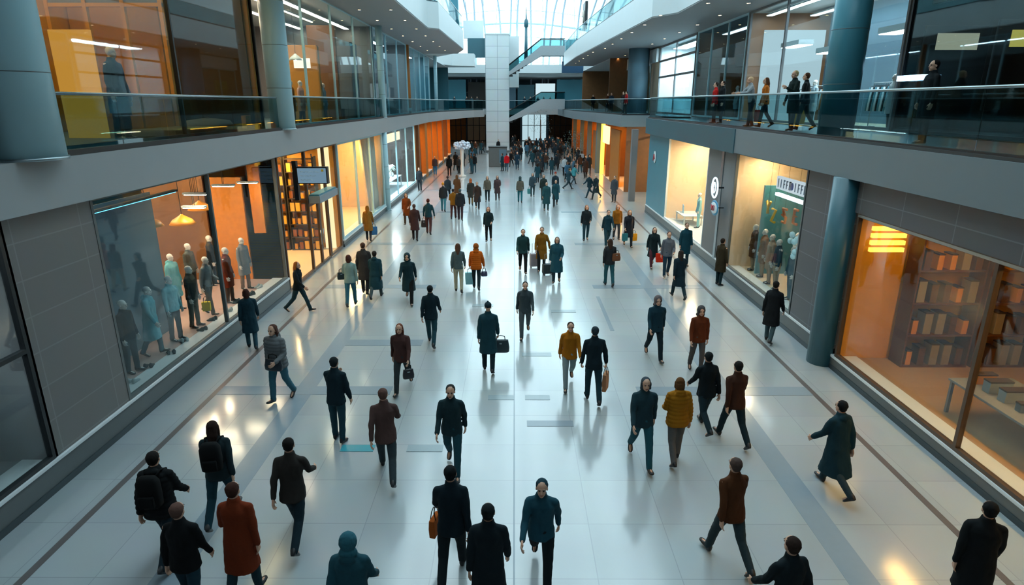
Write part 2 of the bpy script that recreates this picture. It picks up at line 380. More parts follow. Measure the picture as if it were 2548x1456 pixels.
cn = thing('entrance_canopy', 'narrow teal and grey canopy over the left glass doors', 'canopy', (LX + .02, 25.1, 2.75))
MB().box(0, .45, -1.25, 1.25, 0, .28).build('fascia', M_inlay, cn, .01); MB().box(.02, .40, -1.2, 1.2, .281, .34).build('top', M_teal, cn)
sg = thing('hanging_sign', 'pale blue box sign hanging over the left glass entrance', 'sign', (LX + .3, 22.4, 4.0))
MB().box(-.1, 1.0, -.12, .12, -.3, .3).build('box', M_dark, sg, .01)
pf = MB().box(-.06, .96, -.135, -.121, -.26, .26).build('face', emit('pale blue sign face', '#8fb4cc', .55), sg)
wr = MB()
for k in range(3): wr.tube([(.05 + .07 * i, -.14, .13 - .14 * k + .018 * math.sin(i * 2.6 + k)) for i in range(11 - 2 * k)], .012, 6)
wr.build('lettering', mat('white sign writing', '#cfe0ea', .5), pf); MB().box(.8, .88, -.142, -.136, .14, .22).build('emblem', mat('yellow emblem', '#e8c040', .5), pf)
MB().tube([(.45, 0, .3), (.45, 0, .75)], .02, 8).build('rod', M_dark, sg)
MB().box(-.25, -.1, -.1, .1, -.9, .5).build('bracket', M_dark, sg)
lightbar('amber strip light in the goods shop with the glass doors', -10.2, -9.9, 22.0, 27.6, 4.5, emit('amber lamp', '#ffc880', 14), 'amber strips in the glass door shop')
lightbar('amber strip light in the goods shop with the glass doors', -12.4, -12.1, 22.0, 27.6, 4.5, emit('amber lamp', '#ffc880', 14), 'amber strips in the glass door shop')
o = MB().box(-8.75, -8.3, 27.95, 28.1, .03, 4.6).build('light_column', E_cream); tag(o, 'tall cream backlit column beside the left glass entrance', 'light panel')
# shop 3: bright amber window with curtain
room(-1, LX - .1, -12, 28.3, 38.3, .28, Z1, M_gold, M_cream, M_cream, M_cream)
window('x', LX - .04, 28.35, 38.25, .35, Z1, 3, frm=M_col, fr=.12)
lightbar('warm ceiling strip in the amber window with the cream curtain', -9.6, -9.3, 29, 37.6, 4.6, emit('amber lamp2', '#ffcf88', 16), None)
o = MB().box(-11.9, -11.8, 30.5, 35, .31, 4.5).build('light_panel', emit('amber backlit wall', '#ffae33', 1.3)); tag(o, 'amber backlit wall in the window with the cream curtain', 'light panel')
cu = MB(); ring = []
for z, sh in ((.32, -.2), (1.2, .1), (2.6, .5), (4.6, 1.1)):
    ring.append([(-8.45 - .12 * math.sin(i * .9) - .05, 36.0 - sh * .9 + (2.1 + sh * .6) * i / 40, z) for i in range(41)] + [(-8.52 - .12 * math.sin(i * .9) - .05, 36.0 - sh * .9 + (2.1 + sh * .6) * i / 40, z) for i in range(40, -1, -1)])
cu.loft(ring); o = cu.build('curtain', mat('cream curtain', '#dcc8b4', .7, var=.04)); tag(o, 'long cream curtain drawn aside in the amber shop window', 'curtain')
# shop 4: white display
room(-1, LX - .1, -12, 38.9, 50.7, .28, Z1, M_grey, M_white, M_white, M_dk)
window('x', LX - .04, 38.95, 50.6, .35, Z1, 3, frm=M_col)
lightbar('white ceiling panel light in the shop between the blue post and the orange column', -10.5, -9.3, 40, 49.5, 4.6, E_white, None)
o = MB().box(-8.6, -8.5, 40.5, 47.0, 3.9, 4.45).build('lit_sign', emit('warm lit sign', '#ffe2b0', 2.2)); tag(o, 'warm lit sign strip at the top of the shop window by the orange column', 'sign')
# shops 5 and 6 further on
room(-1, LX - .1, -12, 51.4, 61, .0, Z1, M_wood, M_cream, M_dk, M_wood)
room(-1, LX - .1, -12, 61.1, 70, .0, Z1, M_orange, M_cream, M_dk, M_orange)
room(-1, LX - .1, -12, 70.1, 80, .0, Z1, M_bluegrey, M_cream, M_white, M_orange)
for y, xx in ((52.5, 1), (56.4, 2), (60.6, 1), (65, 1), (69.6, 2), (74.5, 1)):
    o = MB().box(LX - .35, LX + .05, y, y + .7 * xx, 0, Z1).build('clad_pillar', M_wood if y < 56 or y > 70 else M_orange, bev=.01); tag(o, 'timber clad pillar between the far left shopfronts', 'pillar', 'timber pillars of the far left shopfronts')
for y0, y1 in ((53, 60), (62, 69), (71, 79)): lightbar('warm strip light in a far left shop', -9.9, -9.5, y0, y1, 4.5, E_orange, 'strip lights of the far left shops')
o = MB().box(-8.75, -8.6, 62.0, 63.6, .03, 3.6).build('lit_poster', emit('yellow lit poster', '#ffc53a', 2)); tag(o, 'yellow glowing poster in a far left shop', 'poster')
# ======== GROUND RIGHT ========
room(1, RX + .1, 15, -2, 14.5, .3, Z1, mat('brown ochre wall', '#a8701c', .6, var=.2), mat('warm shop floor', '#a07c58', .5), M_wood, mat('ochre partition', '#c98a1c', .6, var=.25, scale=1.5))
window('x', RX + .04, 1.2, 14.45, .37, 4.0, 3, frm=M_brown, fr=.08)
struct('wall_right', MB().box(RX - .0, RX + .4, -2, 14.6, 4.0, Z1), M_stoneR)
for y in (4.6, 8.0, 11.4): lightbar('amber ceiling strip in the big orange shop on the right', 9.2, 9.5, y - 1.3, y + 1.3, 4.5, emit('amber lamp3', '#ffbe68', 9), 'amber strips in the big orange shop')
tag(MB().box(RX - .02, RX + .06, 1.2, 14.4, 3.93, 3.985).build('lintel_strip', M_steel), 'thin bright metal strip along the top of the orange shop window', 'trim strip')
o = MB(); 
for k in range(4): o.box(8.45, 9.25, 14.3, 14.4, 3.1 + k * .17, 3.2 + k * .17)
tag(o.build('slatted_lamp', emit('amber slats', '#ffc04d', 2.5)), 'glowing amber slatted lamp in the top corner of the orange shop window', 'lamp')
struct('wall_right', MB().box(RX, RX + .5, 14.6, 17.15, 0, Z1), M_stoneR)
tag(MB().cyl(8.05, 14.95, .36, 0, Z1, 28).build('round_column', M_dteal), 'round teal column set against the stone pier beside the orange window', 'column')
# window B
room(1, RX + .1, 12.5, 17.2, 23.0, .45, Z1, M_teal, M_cream, M_cream, M_cream)
window('x', RX + .04, 17.2, 22.95, .52, Z1, 1, frm=M_plinth)
lightbar('warm ceiling strip in the window with the white letter sign', 9.0, 9.2, 20.5, 22.6, 4.6, emit('warm lampB', '#ffd9a8', 20), None)
o = thing('lit_sign', 'white lit letter sign above the mannequin window on the right', 'sign', (RX + .35, 18.7, 4.05))
MB().box(0, .1, -1.25, 1.35, -.2, .2).build('board', emit('sign white', '#dfe9f2', 1.0), o)
# lettering row: dark strokes on the glowing board, one of them a blue disc
st = MB(); y = 1.2
for i, wd in enumerate((.03, .03, .1, .1, .12, .0, .05, .1, .1, .1, .14, .1)):
    if wd and i != 5:
        st.box(-.02, -.001, y - .035, y, -.13, .13)
        if wd > .06: st.box(-.02, -.001, y - wd, y, .09, .13); st.box(-.02, -.001, y - wd * .8, y, -.02, .02)
        if wd > .11: st.box(-.02, -.001, y - wd, y - wd + .035, -.13, .13)
    y -= .205
st.build('lettering', mat('grey lettering', '#7f8ea6', .5), o)
MB().ell((-.01, .17, 0), (.02, .09, .12), 16, 8).build('emblem', mat('blue emblem', '#4a62b8', .4), o)
MB().box(0, .12, -1.3, 1.35, -.42, -.33).build('light_strip', emit('sign tube', '#e8f8ff', 5), o)
tag(MB().box(8.85, 10.9, 21.9, 22.0, .48, 3.7).build('backdrop_panel', M_teal), 'teal backdrop panel behind the mannequins in the right window', 'panel')
tag(MB().box(RX + .08, RX + .16, 17.3, 17.42, .48, 3.3).build('edge_light', emit('cool edge', '#c9f2ff', 4)), 'vertical cool white edge light at the near end of the mannequin window', 'light')
struct('wall_right', MB().box(RX, RX + .5, 23.0, 26.1, 0, Z1), M_grey)
tag(MB().box(RX - .04, RX - .001, 24.2, 24.45, .45, Z1).build('metal_strip', M_steel), 'upright metal strip on the grey pier beside the signs', 'trim strip')
sg = thing('round_neon_sign', 'white ring shaped neon sign with a letter D on the grey pier', 'sign', (RX - .35, 24.0, 3.35))
MB().tube([(-.0, .34 * math.cos(a * math.pi / 12), .38 * math.sin(a * math.pi / 12)) for a in range(25)], .035, 8).build('ring', emit('neon white', '#cfe8f4', 1.8), sg)
MB().tube([(-.02, .1, -.2), (-.02, .1, .2), (-.02, -.02, .2), (-.02, -.12, .1), (-.02, -.12, -.1), (-.02, -.02, -.2), (-.02, .1, -.2)], .025, 8).build('lettering', emit('neon white', '#cfe8f4', 1.8), sg)
MB().box(-.03, .35, -.03, .03, -.03, .03).build('bracket', M_dark, sg)
sg = thing('oval_sign', 'blue edged oval sign with red marks under the ring sign', 'sign', (RX - .35, 23.8, 2.6))
MB().ell((0, 0, 0), (.05, .45, .3), 24, 10).build('plate', mat('blue sign', '#3c87b0', .4), sg)
MB().ell((-.02, 0, 0), (.045, .38, .23), 24, 10).build('face', mat('pale sign face', '#d4e2ea', .4), sg)
MB().tube([(-.07, .2, .1), (-.07, .12, -.1), (-.07, .05, .08)], .02, 6).tube([(-.07, -.02, -.1), (-.07, -.02, .1), (-.07, -.15, .1), (-.07, -.15, -.08)], .02, 6).build('lettering', mat('red sign mark', '#b23a44', .5), sg)
MB().box(-.02, .35, -.02, .02, -.02, .02).build('bracket', M_dark, sg)
# window A
room(1, RX + .1, 13.0, 26.1, 33.2, .45, Z1, M_cream, M_white, M_cream, M_cream)
window('x', RX + .04, 26.15, 33.15, .52, Z1, 1, frm=M_white)
lightbar('warm ceiling strip in the bright cream window on the right', 9.6, 9.9, 27, 32.5, 4.6, emit('warm lampA', '#ffdcb0', 26), None)
tag(MB().box(10.9, 11.0, 26.6, 29.8, .48, 3.6).build('wall_panel', M_wood), 'brown wall panel in the bright cream window', 'panel')
# blue glazed pier with floral cladding, teal band above
struct('wall_right', MB().box(RX, RX + 2.3, 33.25, 38.0, 0, Z1), M_teal)
tag(MB().box(7.82, 7.849, 22.6, 38.0, Z1 - .03, Z2).build('cladding_band', M_dteal), 'teal cladding band on the slab edge above the cream window', 'cladding')
o = MB().ell((RX - .03, 36.2, 3.5), (.03, .3, .35), 16, 8).build('round_sign', mat('white sign plate', '#c9d6da', .4)); tag(o, 'small white round sign with a red mark on the teal corner', 'sign')
MB().tube([(RX - .08, 36.35, 3.3), (RX - .08, 36.2, 3.65), (RX - .08, 36.05, 3.4)], .03, 6).build('emblem', mat('red sign mark', '#b23a44', .5), o)
# set-back shopfront
room(1, 10.4, 14, 38.0, 47, .0, Z1, M_cream, M_cream, M_dk, M_bluegrey)
window('x', 10.35, 38.1, 46.9, .1, 4.2, 3, frm=M_dark)
tag(MB().box(10.1, 10.25, 38.6, 44, 3.7, 4.15).build('lit_sign', emit('white lit sign2', '#e8f6ff', 2.4)), 'white lit sign band over the set back shop on the right', 'sign')
lightbar('warm strip light in the set back shop', 11.4, 11.7, 39, 46, 4.5, emit('warm lampA', '#ffdcb0', 16), None)
tag(MB().box(RX - .25, RX + .15, 42.3, 42.7, 0, Z1).build('square_column', M_grey), 'slim grey column at the set back shop on the right', 'column')
# shops beyond
for y0, y1, m1, m2 in ((47.1, 57, M_orange, M_wood), (57.1, 68, M_wood, M_orange), (68.1, 80, M_wood, M_wood), (80.1, 92, M_grey, M_wood)):
    room(1, RX + .2, 13, y0, y1, 0, Z1, m1, M_cream, M_dk, m2)
    lightbar('amber strip light in a far right shop', 9.6, 9.9, y0 + 1, y1 - 1, 4.5, E_orange, 'strip lights of the far right shops')
tag(MB().box(RX + .1, RX + .25, 49.5, 54.0, 0, 4.4).build('timber_screen', M_orange, bev=.01), 'orange timber screen at the far right shopfront', 'screen')
tag(MB().box(RX + .0, RX + .3, 58.9, 59.5, 0, 4.6).build('light_column', emit('yellow strip', '#ffc24a', 2.6)), 'tall yellow light strip at the far right shopfront', 'light panel')
tag(MB().box(RX + .05, RX + .2, 55.2, 58.6, 3.0, 4.5).build('lit_sign', E_cream), 'cream lit sign above the far right shop door', 'sign')
tag(MB().box(RX + .0, RX + .15, 61.5, 65.5, .0, 3.8).build('timber_screen', M_orange, bev=.01), 'orange slatted shop sign panel left of the yellow light strip', 'screen')
for y in (60.2, 67.6, 75, 84): tag(MB().box(RX - .3, RX + .1, y, y + .5, 0, Z1).build('square_column', M_bluegrey, bev=.01), 'slim grey column between the far right shopfronts', 'column', 'grey columns of the far right shopfronts')
# ======== columns ========
def round_col(label, x, y, r, z0, z1, m):
    t = thing('round_column', label, 'column', (x, y, z0)); MB().cyl(0, 0, r, 0, z1 - z0, 32).build('shaft', m, t)
    s = MB(); 
    for z in (1.35, 2.7, 4.05):
        if z < z1 - z0: s.cyl(0, 0, r + .003, z, z + .015, 32)
    s.build('joint', M_plinth, t); MB().cyl(0, 0, r + .03, 0, .05, 32).build('base_ring', M_steel, t); return t
round_col('big pale blue column at the left edge on the upper storey', -8.0, 10.3, .55, Z2, Z3, M_col)
round_col('pale blue column left of the brown furniture shop upstairs', -7.95, 21.9, .40, Z2, Z3, M_col)
round_col('thin pale blue post at the far end of the brown furniture shop', -7.9, 38.6, .2, Z2, Z3, M_col)
round_col('thin pale blue post far along the left upper storey', -7.7, 63.5, .17, Z2, Z3, M_col)
round_col('pale blue post beside the amber shop window on the left', LX + .03, 38.6, .2, 0, Z1, M_col)
round_col('teal column in front of the dark shop on the right upper storey', 8.75, 17.4, .45, Z2, Z3, M_teal)
round_col('fat dark grey column on the far right upper storey', 10.3, 54.5, .85, Z2, Z3, M_bluegrey)
for z0, z1, lb in ((0, Z1, 'orange round column standing on the concourse at left'), (Z2, Z3, 'orange round column upstairs behind the glass balustrade')):
    t = thing('round_column', lb, 'column', (LX - .28 + (0 if z0 == 0 else -.2), 51, z0)); MB().cyl(0, 0, .3, .5, z1 - z0, 28).build('shaft', M_orange, t); MB().cyl(0, 0, .31, 0, .5, 28).build('base', M_steel, t)
# ======== UPPER LEFT ========
UX = -8.35
room(-1, UX, -14, 11.0, 21.0, Z2, Z3 - .06, M_gold, M_grey, M_dk, mat('deep ochre partition', '#8a5c12', .6, var=.2))
room(-1, UX, -15, 21.2, 38.4, Z2, Z3 - .06, M_grey, M_grey, M_white, M_grey)
room(-1, UX, -14, 38.6, 50.5, Z2, Z3 - .06, M_dk, M_grey, M_white, M_grey)
room(-1, UX, -14, 50.6, 64, Z2, Z3 - .06, M_teal, M_grey, M_white, M_teal)
room(-1, UX, -15, -3, 9.6, Z2, Z3 - .06, M_dteal, M_grey, M_dk, M_teal)
room(-1, UX, -14, 64.1, 82, Z2, Z3 - .06, M_dk, M_grey, M_white, M_dteal)
window('x', UX, 11.0, 21.2, Z2 + .07, Z3 - .06, 2, G_up, .06, M_dark)
window('x', UX, 22.0, 38.4, Z2 + .07, Z3 - .06, 4, G_up, .05, M_col)
window('x', UX, 38.8, 50.5, Z2 + .07, Z3 - .06, 3, G_up, .08, M_col)
window('x', UX, 51.4, 63.4, Z2 + .07, Z3 - .06, 4, G_up, .08, M_col)
window('x', UX, -3, 9.6, Z2 + .07, Z3 - .06, 3, G_up, .06, M_dark)
def balustrade(label, pts, z0, h=1.1, seg=1.6, g=G_rail):
    """glass balustrade following a line: panes, posts, a steel handrail and a base shoe"""
    t = thing('glass_balustrade', label, 'balustrade', (pts[0][0], pts[0][1], z0)); ox, oy = pts[0]
    P = [(x - ox, y - oy) for x, y in pts]; po = MB()
    for (x0, y0), (x1, y1) in zip(P, P[1:]):
        L = math.hypot(x1 - x0, y1 - y0); n = max(1, round(L / seg)); dx, dy = (x1 - x0) / L, (y1 - y0) / L; px, py = -dy * .007, dx * .007
        for i in range(n):
            a = i * L / n + .015; b = (i + 1) * L / n - .015
            q = [(x0 + dx * a + px, y0 + dy * a + py), (x0 + dx * b + px, y0 + dy * b + py), (x0 + dx * b - px, y0 + dy * b - py), (x0 + dx * a - px, y0 + dy * a - py)]
            MB().prism(q, 'z', .06, h - .03).build('glass_pane', g, t)
    MB().tube([(x, y, h) for x, y in P], .03, 8).build('handrail', M_steel, t)
    sh = MB()
    for (x0, y0), (x1, y1) in zip(P, P[1:]):
        L = math.hypot(x1 - x0, y1 - y0); px, py = -(y1 - y0) / L * .04, (x1 - x0) / L * .04
        sh.prism([(x0 + px, y0 + py), (x1 + px, y1 + py), (x1 - px, y1 - py), (x0 - px, y0 - py)], 'z', 0, .1)
    sh.build('base_shoe', M_dark, t); return t
balustrade('glass balustrade in front of the golden shop on the left upper storey', [(-7.87, 11), (-7.87, 21.3)], Z2 + .0, 1.05)
balustrade('glass balustrade in front of the brown furniture shop upstairs', [(-7.87, 22.6), (-7.87, 38.2)], Z2, 1.1)
balustrade('glass balustrade past the thin blue post on the left upper storey', [(-7.87, 39), (-7.87, 58), (-7.25, 66), (-5.95, 73), (-4.95, 78), (-4.0, 80.6)], Z2, 1.15, 2.4)
balustrade('glass balustrade at the near left corner of the upper storey', [(-7.87, -2.5), (-7.87, 9.5)], Z2, 1.05)
# golden shop: ceiling spots, lamps and panels
spot_grid('small warm spotlight in the ceiling of the golden upstairs shop', [(-9.2 - 1.1 * i, 12 + 1.15 * j + .3 * i) for i in range(4) for j in range(8)], Z3 - .07, E_wspot, 'ceiling spots of the golden upstairs shop', .06)
tag(MB().box(-13.9, -11.1, 20.8, 20.93, Z2 + .03, 10.6).build('wall_panel', M_gold), 'large ochre wall panel in the golden upstairs shop', 'panel')
tag(MB().box(-11.0, -8.5, 20.85, 20.93, Z2 + .03, 10.6).build('wall_panel', mat('dark brown panel', '#38260f', .5, var=.2)), 'dark brown wall panel left of the pale blue column upstairs', 'panel')
fw = thing('framed_partition', 'timber framed partition with grey panes in the golden upstairs shop', 'partition', (-11.4, 18.6, Z2 + .03))
m = MB()
for k in range(4): m.box(-1.6 + k * 1.05, -1.5 + k * 1.05, -.06, .06, 0, 4.7)
m.box(-1.6, 1.65, -.05, .05, 4.6, 4.7).box(-1.6, 1.65, -.05, .05, 3.4, 3.5); m.build('frame', M_gold, fw); MB().box(-1.5, 1.55, -.02, .02, 3.5, 4.6).build('pane', M_grey, fw)
tag(MB().box(-11.4, -10.4, 16.2, 16.3, Z2 + .03, Z2 + 2.6).build('light_panel', emit('amber wall', '#e89a3c', 1.1)), 'bright amber wall light beside the dark figure in the golden shop', 'light panel')
lightbar('amber ceiling strip in the golden upstairs shop', -11.2, -10.9, 12, 16, Z3 - .25, emit('amber lamp', '#ffc880', 5.2), 'amber strips in the golden upstairs shop')
tag(MB().box(-8.75, -8.6, 20.45, 20.85, Z2 + .04, Z2 + .5).build('orange_box', mat('glowing orange', '#e08a1c', .5), bev=.01), 'small orange box on the floor beside the pale blue column', 'box')
pf = thing('round_pouf', 'round beige floor pouf in the golden upstairs shop window', 'pouf', (-9.1, 18.95, Z2 + .03)); MB().lathe([(.3, 0), (.62, .06), (.7, .22), (.6, .36), (.2, .42)], n=28).build('cushion', mat('beige fabric', '#8d7b6a', .9, bump=.3), pf); MB().lathe([(.05, .41), (.06, .45), (.01, .46)], n=12).build('button', M_wood, pf)
mt = thing('low_platform', 'low beige display platform under the round pouf', 'platform', (-9.1, 18.45, Z2 + .03)); MB().box(-.65, .65, -2.6, -.2, 0, .22).build('top', mat('beige fabric', '#8d7b6a', .9, bump=.3), mt, .06); MB().box(-.6, .6, -2.5, -.3, -.0, .03).build('base', M_dark, mt)
for x in (-9.3, -12.6): lightbar('long amber ceiling strip added to brighten the golden upstairs shop', x - .1, x + .1, 11.6, 20.4, Z3 - .25, emit('amber fill strip UL', '#ffd49a', 5.1), 'added long amber strips in the golden upstairs shop')  # bigger strips added only to lift the golden interior
for x in (-9.6, -12.2): lightbar('wide pale ceiling strip added to brighten the brown furniture shop', x - .12, x + .12, 22, 38, Z3 - .3, emit('pale fill strip UL', '#ffe6c8', 5.1), 'added wide strips of the furniture shop')  # added fill light for the furniture shop
lightbar('cool ceiling strip added to brighten the shop behind the orange column upstairs', -10, -9.7, 40, 49, Z3 - .3, emit('cool fill strip UL', '#d8f0ff', 7), None)  # extra strip, added to brighten this room behind its glass
lightbar('cool ceiling strip added to brighten the far left teal shop upstairs', -10, -9.7, 52, 62, Z3 - .3, emit('cool fill strip UL', '#d8f0ff', 7), None)  # extra strip, added to brighten the teal room
# furniture shop upstairs
lightbar('warm ceiling line light in the brown furniture shop', -9.0, -8.92, 22.6, 29.5, Z3 - .9, emit('warm line', '#ffe0b0', 5.5), 'line lights of the furniture shop')
for k in range(4): lightbar('warm ceiling line light in the brown furniture shop', -11 - k * .9, -10.8 - k * .9, 23.5 + k, 27 + k * 2, Z3 - .5, emit('warm line', '#ffe0b0', 5.5), 'line lights of the furniture shop')
def cabinet(name, label, cat, x0, x1, y0, y1, z0, z1, m, doors=2):
    t = thing(name, label, cat, ((x0 + x1) / 2, (y0 + y1) / 2, z0)); a, b, h = (x1 - x0) / 2, (y1 - y0) / 2, z1 - z0
    MB().box(-a, a, -b, b, 0, h).build('body', m, t, .01)
    for k in range(doors):
        w = 2 * b / doors; d = MB().box(a, a + .03, -b + k * w + .02, -b + (k + 1) * w - .02, .05, h - .05).build('door', m, t)
        MB().box(a + .03, a + .06, -b + k * w + w * .8, -b + k * w + w * .84, h * .4, h * .55).build('handle', M_steel, d)
    return t
cabinet('display_wall', 'tall ochre timber display wall in the upstairs furniture shop', 'display wall', -10.3, -8.7, 28.9, 29.2, Z2 + .03, Z2 + 3.3, mat('ochre timber', '#b8792a', .5, var=.12), 1)
cabinet('display_wall', 'brown timber display wall high in the upstairs furniture shop', 'display wall', -9.9, -8.6, 31.6, 31.8, Z2 + .03, Z2 + 4.4, M_wood, 1)
cabinet('display_wall', 'grey display cube beside the tall window end of the furniture shop', 'display wall', -9.6, -8.55, 34.2, 35.6, Z2 + .03, Z2 + 3.9, M_grey, 2)
tag(MB().box(-9.7, -9.0, 28.78, 28.89, Z2 + 2.35, Z2 + 2.75).build('light_panel', emit('cream lamp', '#ffe9cf', 2.0)), 'cream lit sign on the ochre display wall upstairs', 'sign')
# ======== UPPER RIGHT ========
WX = 11.6
room(1, WX, 15.6, -3, 19.6, Z2, Z3 - .06, M_dk, M_dk, M_wood, M_dk)
room(1, WX, 15.6, 19.7, 33, Z2, Z3 - .06, M_bluegrey, M_cream, M_white, M_wood)
room(1, WX, 15.6, 33.1, 42, Z2, Z3 - .06, M_dteal, M_grey, M_bluegrey, M_wood)
room(1, WX, 15.6, 42.1, 52.5, Z2, Z3 - .06, M_white, M_white, M_white, M_white)
room(1, WX, 15.6, 55.5, 66, Z2, Z3 - .06, M_cream, M_grey, M_white, M_cream)
room(1, 9.6, 15.6, 66.1, 92, Z2, Z3 - .06, M_dk, M_grey, M_white, M_wood)
struct('wall_right', MB().box(WX, 15.6, 52.6, 55.4, Z2, Z3 - .06), M_cream)
window('x', WX, -3, 19.6, Z2 + .05, Z3 - .06, 4, G_up, .08, M_dark)
window('x', WX, 19.7, 32.9, Z2 + .05, Z3 - .06, 3, G_up, .1, M_grey)
window('x', WX, 33.1, 41.9, Z2 + .05, Z3 - .06, 3, G_up, .1, M_col)
window('x', WX, 42.1, 52.4, Z2 + .05, Z3 - .06, 2, G_up, .14, M_grey, cross=[8.4, 9.6])
window('x', WX, 55.5, 66, Z2 + .05, 9.6, 3, G_up, .1, M_col)
tag(MB().box(WX - .3, WX - .05, 52.5, 66, 9.6, 10.6).build('shop_fascia', M_white), 'pale shop fascia beam beyond the fat grey column upstairs', 'fascia')
lightbar('cool strip light in the bright white upstairs shop', 12.4, 13.4, 43, 51.5, Z3 - .3, emit('cool ceiling', '#e4f6ff', 14), None)
tag(MB().box(14.9, 15.0, 42.8, 51.8, Z2 + 2.0, Z3 - .4).build('light_panel', E_cool), 'large backlit white wall in the bright upstairs shop', 'light panel')
for x in (12.3, 14.4): lightbar('long cool ceiling strip added to brighten the right upper clothes shop', x - .12, x + .12, 20.4, 32.4, Z3 - .3, emit('cool fill strip UR', '#dff2ff', 7), 'added long cool strips in the right upper clothes shop')  # added fill strips that raise the clothes shop's brightness
spot_grid('bright spotlight in the ceiling of the upstairs clothes shop', [(12.2 + .95 * i, 20.6 + 1.5 * j) for i in range(3) for j in range(8)], Z3 - .07, E_wh2, 'ceiling spots of the upstairs clothes shop', .1)
lightbar('cool strip light in the dim teal upstairs shop', 12.8, 13.2, 34, 41, Z3 - .3, emit('cool strip2', '#d8f0ff', 5), None)
for k, (y, z) in enumerate(((21.6, 8.7), (26.0, 8.4), (29.6, 8.9))): lightbar('white hanging light box in the upstairs clothes shop', 12.3, 12.9, y - .9, y + .9, z, emit('white box', '#f4fbff', 7), 'hanging light boxes in the upstairs clothes shop', t=.2)
tag(MB().box(12.3, 15.3, 32.75, 32.85, Z2 + .03, Z3 - .9).build('backlit_panel', emit('pale backlit', '#cfe2ea', 1.1)), 'tall pale backlit panel behind the shoppers on the right upper storey', 'light panel')
tag(MB().box(WX + .1, WX + .2, 61.5, 64.2, Z2 + 1.0, Z2 + 2.9).build('poster', mat('yellow poster', '#c9b23c', .5, var=.3, scale=2)), 'yellow poster in the far right upstairs shop window', 'poster')
tag(MB().box(WX - .16, WX - .06, 57.6, 58.1, Z2, Z2 + 2.8).build('edge_light', emit('white edge', '#f0fbff', 2.5)), 'white vertical light strip left of the fat grey column', 'light')
lightbar('warm strip in the dark shop at the right edge upstairs', 12.6, 12.9, 4, 14, Z3 - .3, emit('warm dim', '#ffb766', 5), None)
for k, (y, z, hh) in enumerate(((19.2, 7.9, .45), (16.9, 7.8, .4))):
    t = thing('wall_screen', ['dark wall screen with a pale picture in the right edge shop', 'dark wall screen with yellow menu lines in the right edge shop'][k], 'screen', (12.75 + k * .4, y, z), math.pi / 2)
    MB().box(-.06, .02, -.95, .95, -1.5, .7).build('frame', M_dark, t, .02); MB().box(-.075, -.061, -.6, .6, .05, .05 + hh).build('picture', emit('screen glow%d' % k, ['#b8b8a0', '#d8c860'][k], .8), t)
tag(MB().box(12.0, 12.2, 2, 19.4, 9.2, 10.6).build('bulkhead', M_wood), 'brown timber bulkhead above the screens at the right edge', 'bulkhead')
tag(MB().box(11.35, 11.5, 18.2, 19.4, 7.1, 7.25).build('strip_light', emit('blue white strip', '#a8dcff', 5)), 'short blue white strip light beside the teal column upstairs', 'light')
for y0, y1 in ((-2.5, 15), (15, 37.9)): pass
balustrade('long glass balustrade along the right upper storey walkway', [(7.98, -2.5), (7.98, 37.9), (10.4, 37.9)], Z2, 1.15, 1.9)
balustrade('glass balustrade beyond the recess on the right upper storey', [(10.35, 47.1), (7.95, 47.1), (7.55, 58), (6.55, 72), (6.4, 90)], Z2, 1.15, 2.4)
# soffit downlights
spot_grid('round downlight in the soffit above the right walkway', [(x, y) for y in range(10, 78, 4) for x in (8.6 if y < 34 else 7.4 if y < 56 else 6.9, 10.4)], Z3 - .065, E_wspot, 'downlights in the right soffit', .085)
spot_grid('round downlight in the soffit above the left walkway', [(x, y) for y in range(12, 58, 4) for x in (-5.9, -7.4)], Z3 - .065, E_wspot, 'downlights in the left soffit', .07)
# ======== THIRD STOREY ========
def upper_glass(label, pts): return balustrade(label, pts, Z4, 1.1, 3)
upper_glass('glass balustrade on the top left storey', [(-5.3, -2), (-5.3, 40), (-4.7, 40.7), (-4.4, 55.6)])
upper_glass('glass balustrade on the top right storey', [(8.25, -2), (8.25, 33.7), (7.3, 35.3), (6.1, 64.6), (6.1, 79)])
for i, (x, y) in enumerate(((-5.6, 39.4), (-4.9, 54.5))): tag(MB().box(x - .35, x + .35, y - .5, y + .5, Z4, 20.5).build('square_column', M_teal), ['teal column on the top left storey nearest the viewer', 'teal column at the far end of the top left storey'][i], 'column')
tag(MB().box(6.35, 6.6, 60.5, 62.5, 12.9, 15.2).build('hanging_banner', M_dark), 'dark banner with a pale mark hanging on the top right storey', 'banner')
MB().tube([(0, .3 * math.cos(a * .45), .5 * math.sin(a * .45)) for a in range(12)], .06, 6).build('emblem', mat('pale emblem', '#c9c4b8', .5), bpy.data.objects['hanging_banner'], loc=(6.3, 61.5, 14))
tag(MB().box(-4.0, -.9, 92, 93, 10.4, 15).build('teal_block', M_dteal), 'teal service block left behind the tall pillar', 'block') if False else None
# ======== PILLAR, ESCALATORS, FAR END ========
pl = thing('square_pillar', 'tall pale clad square pillar in the middle of the atrium', 'pillar', (-2.25, 86, 0))
MB().box(-1.6, 1.55, 0, 2.6, 0, 14.9).build('shaft', M_pale, pl, .02); MB().box(-1.65, 1.6, -.05, 2.65, 14.9, 15.05).build('cap', M_white, pl); MB().box(-1.63, 1.58, -.03, 2.63, 0, .25).build('base', M_plinth, pl)
tag(MB().prism([(-.7, 89), (.6, 89), (.6, 92), (-.7, 92)], 'z', 8.5, 15.0).build('service_block', M_white), 'white service block just behind the tall pillar', 'block')
tag(MB().box(-6.3, -3.9, 88.5, 89.5, 12.3, 14.7).build('hanging_screen', M_dteal), 'dark teal hanging box left of the tall pillar', 'sign')
tag(MB().box(-6.9, -4.2, 89.6, 90.4, 14.8, 17.0).build('roof_plant', M_white), 'pale block above the dark teal hanging box', 'block')
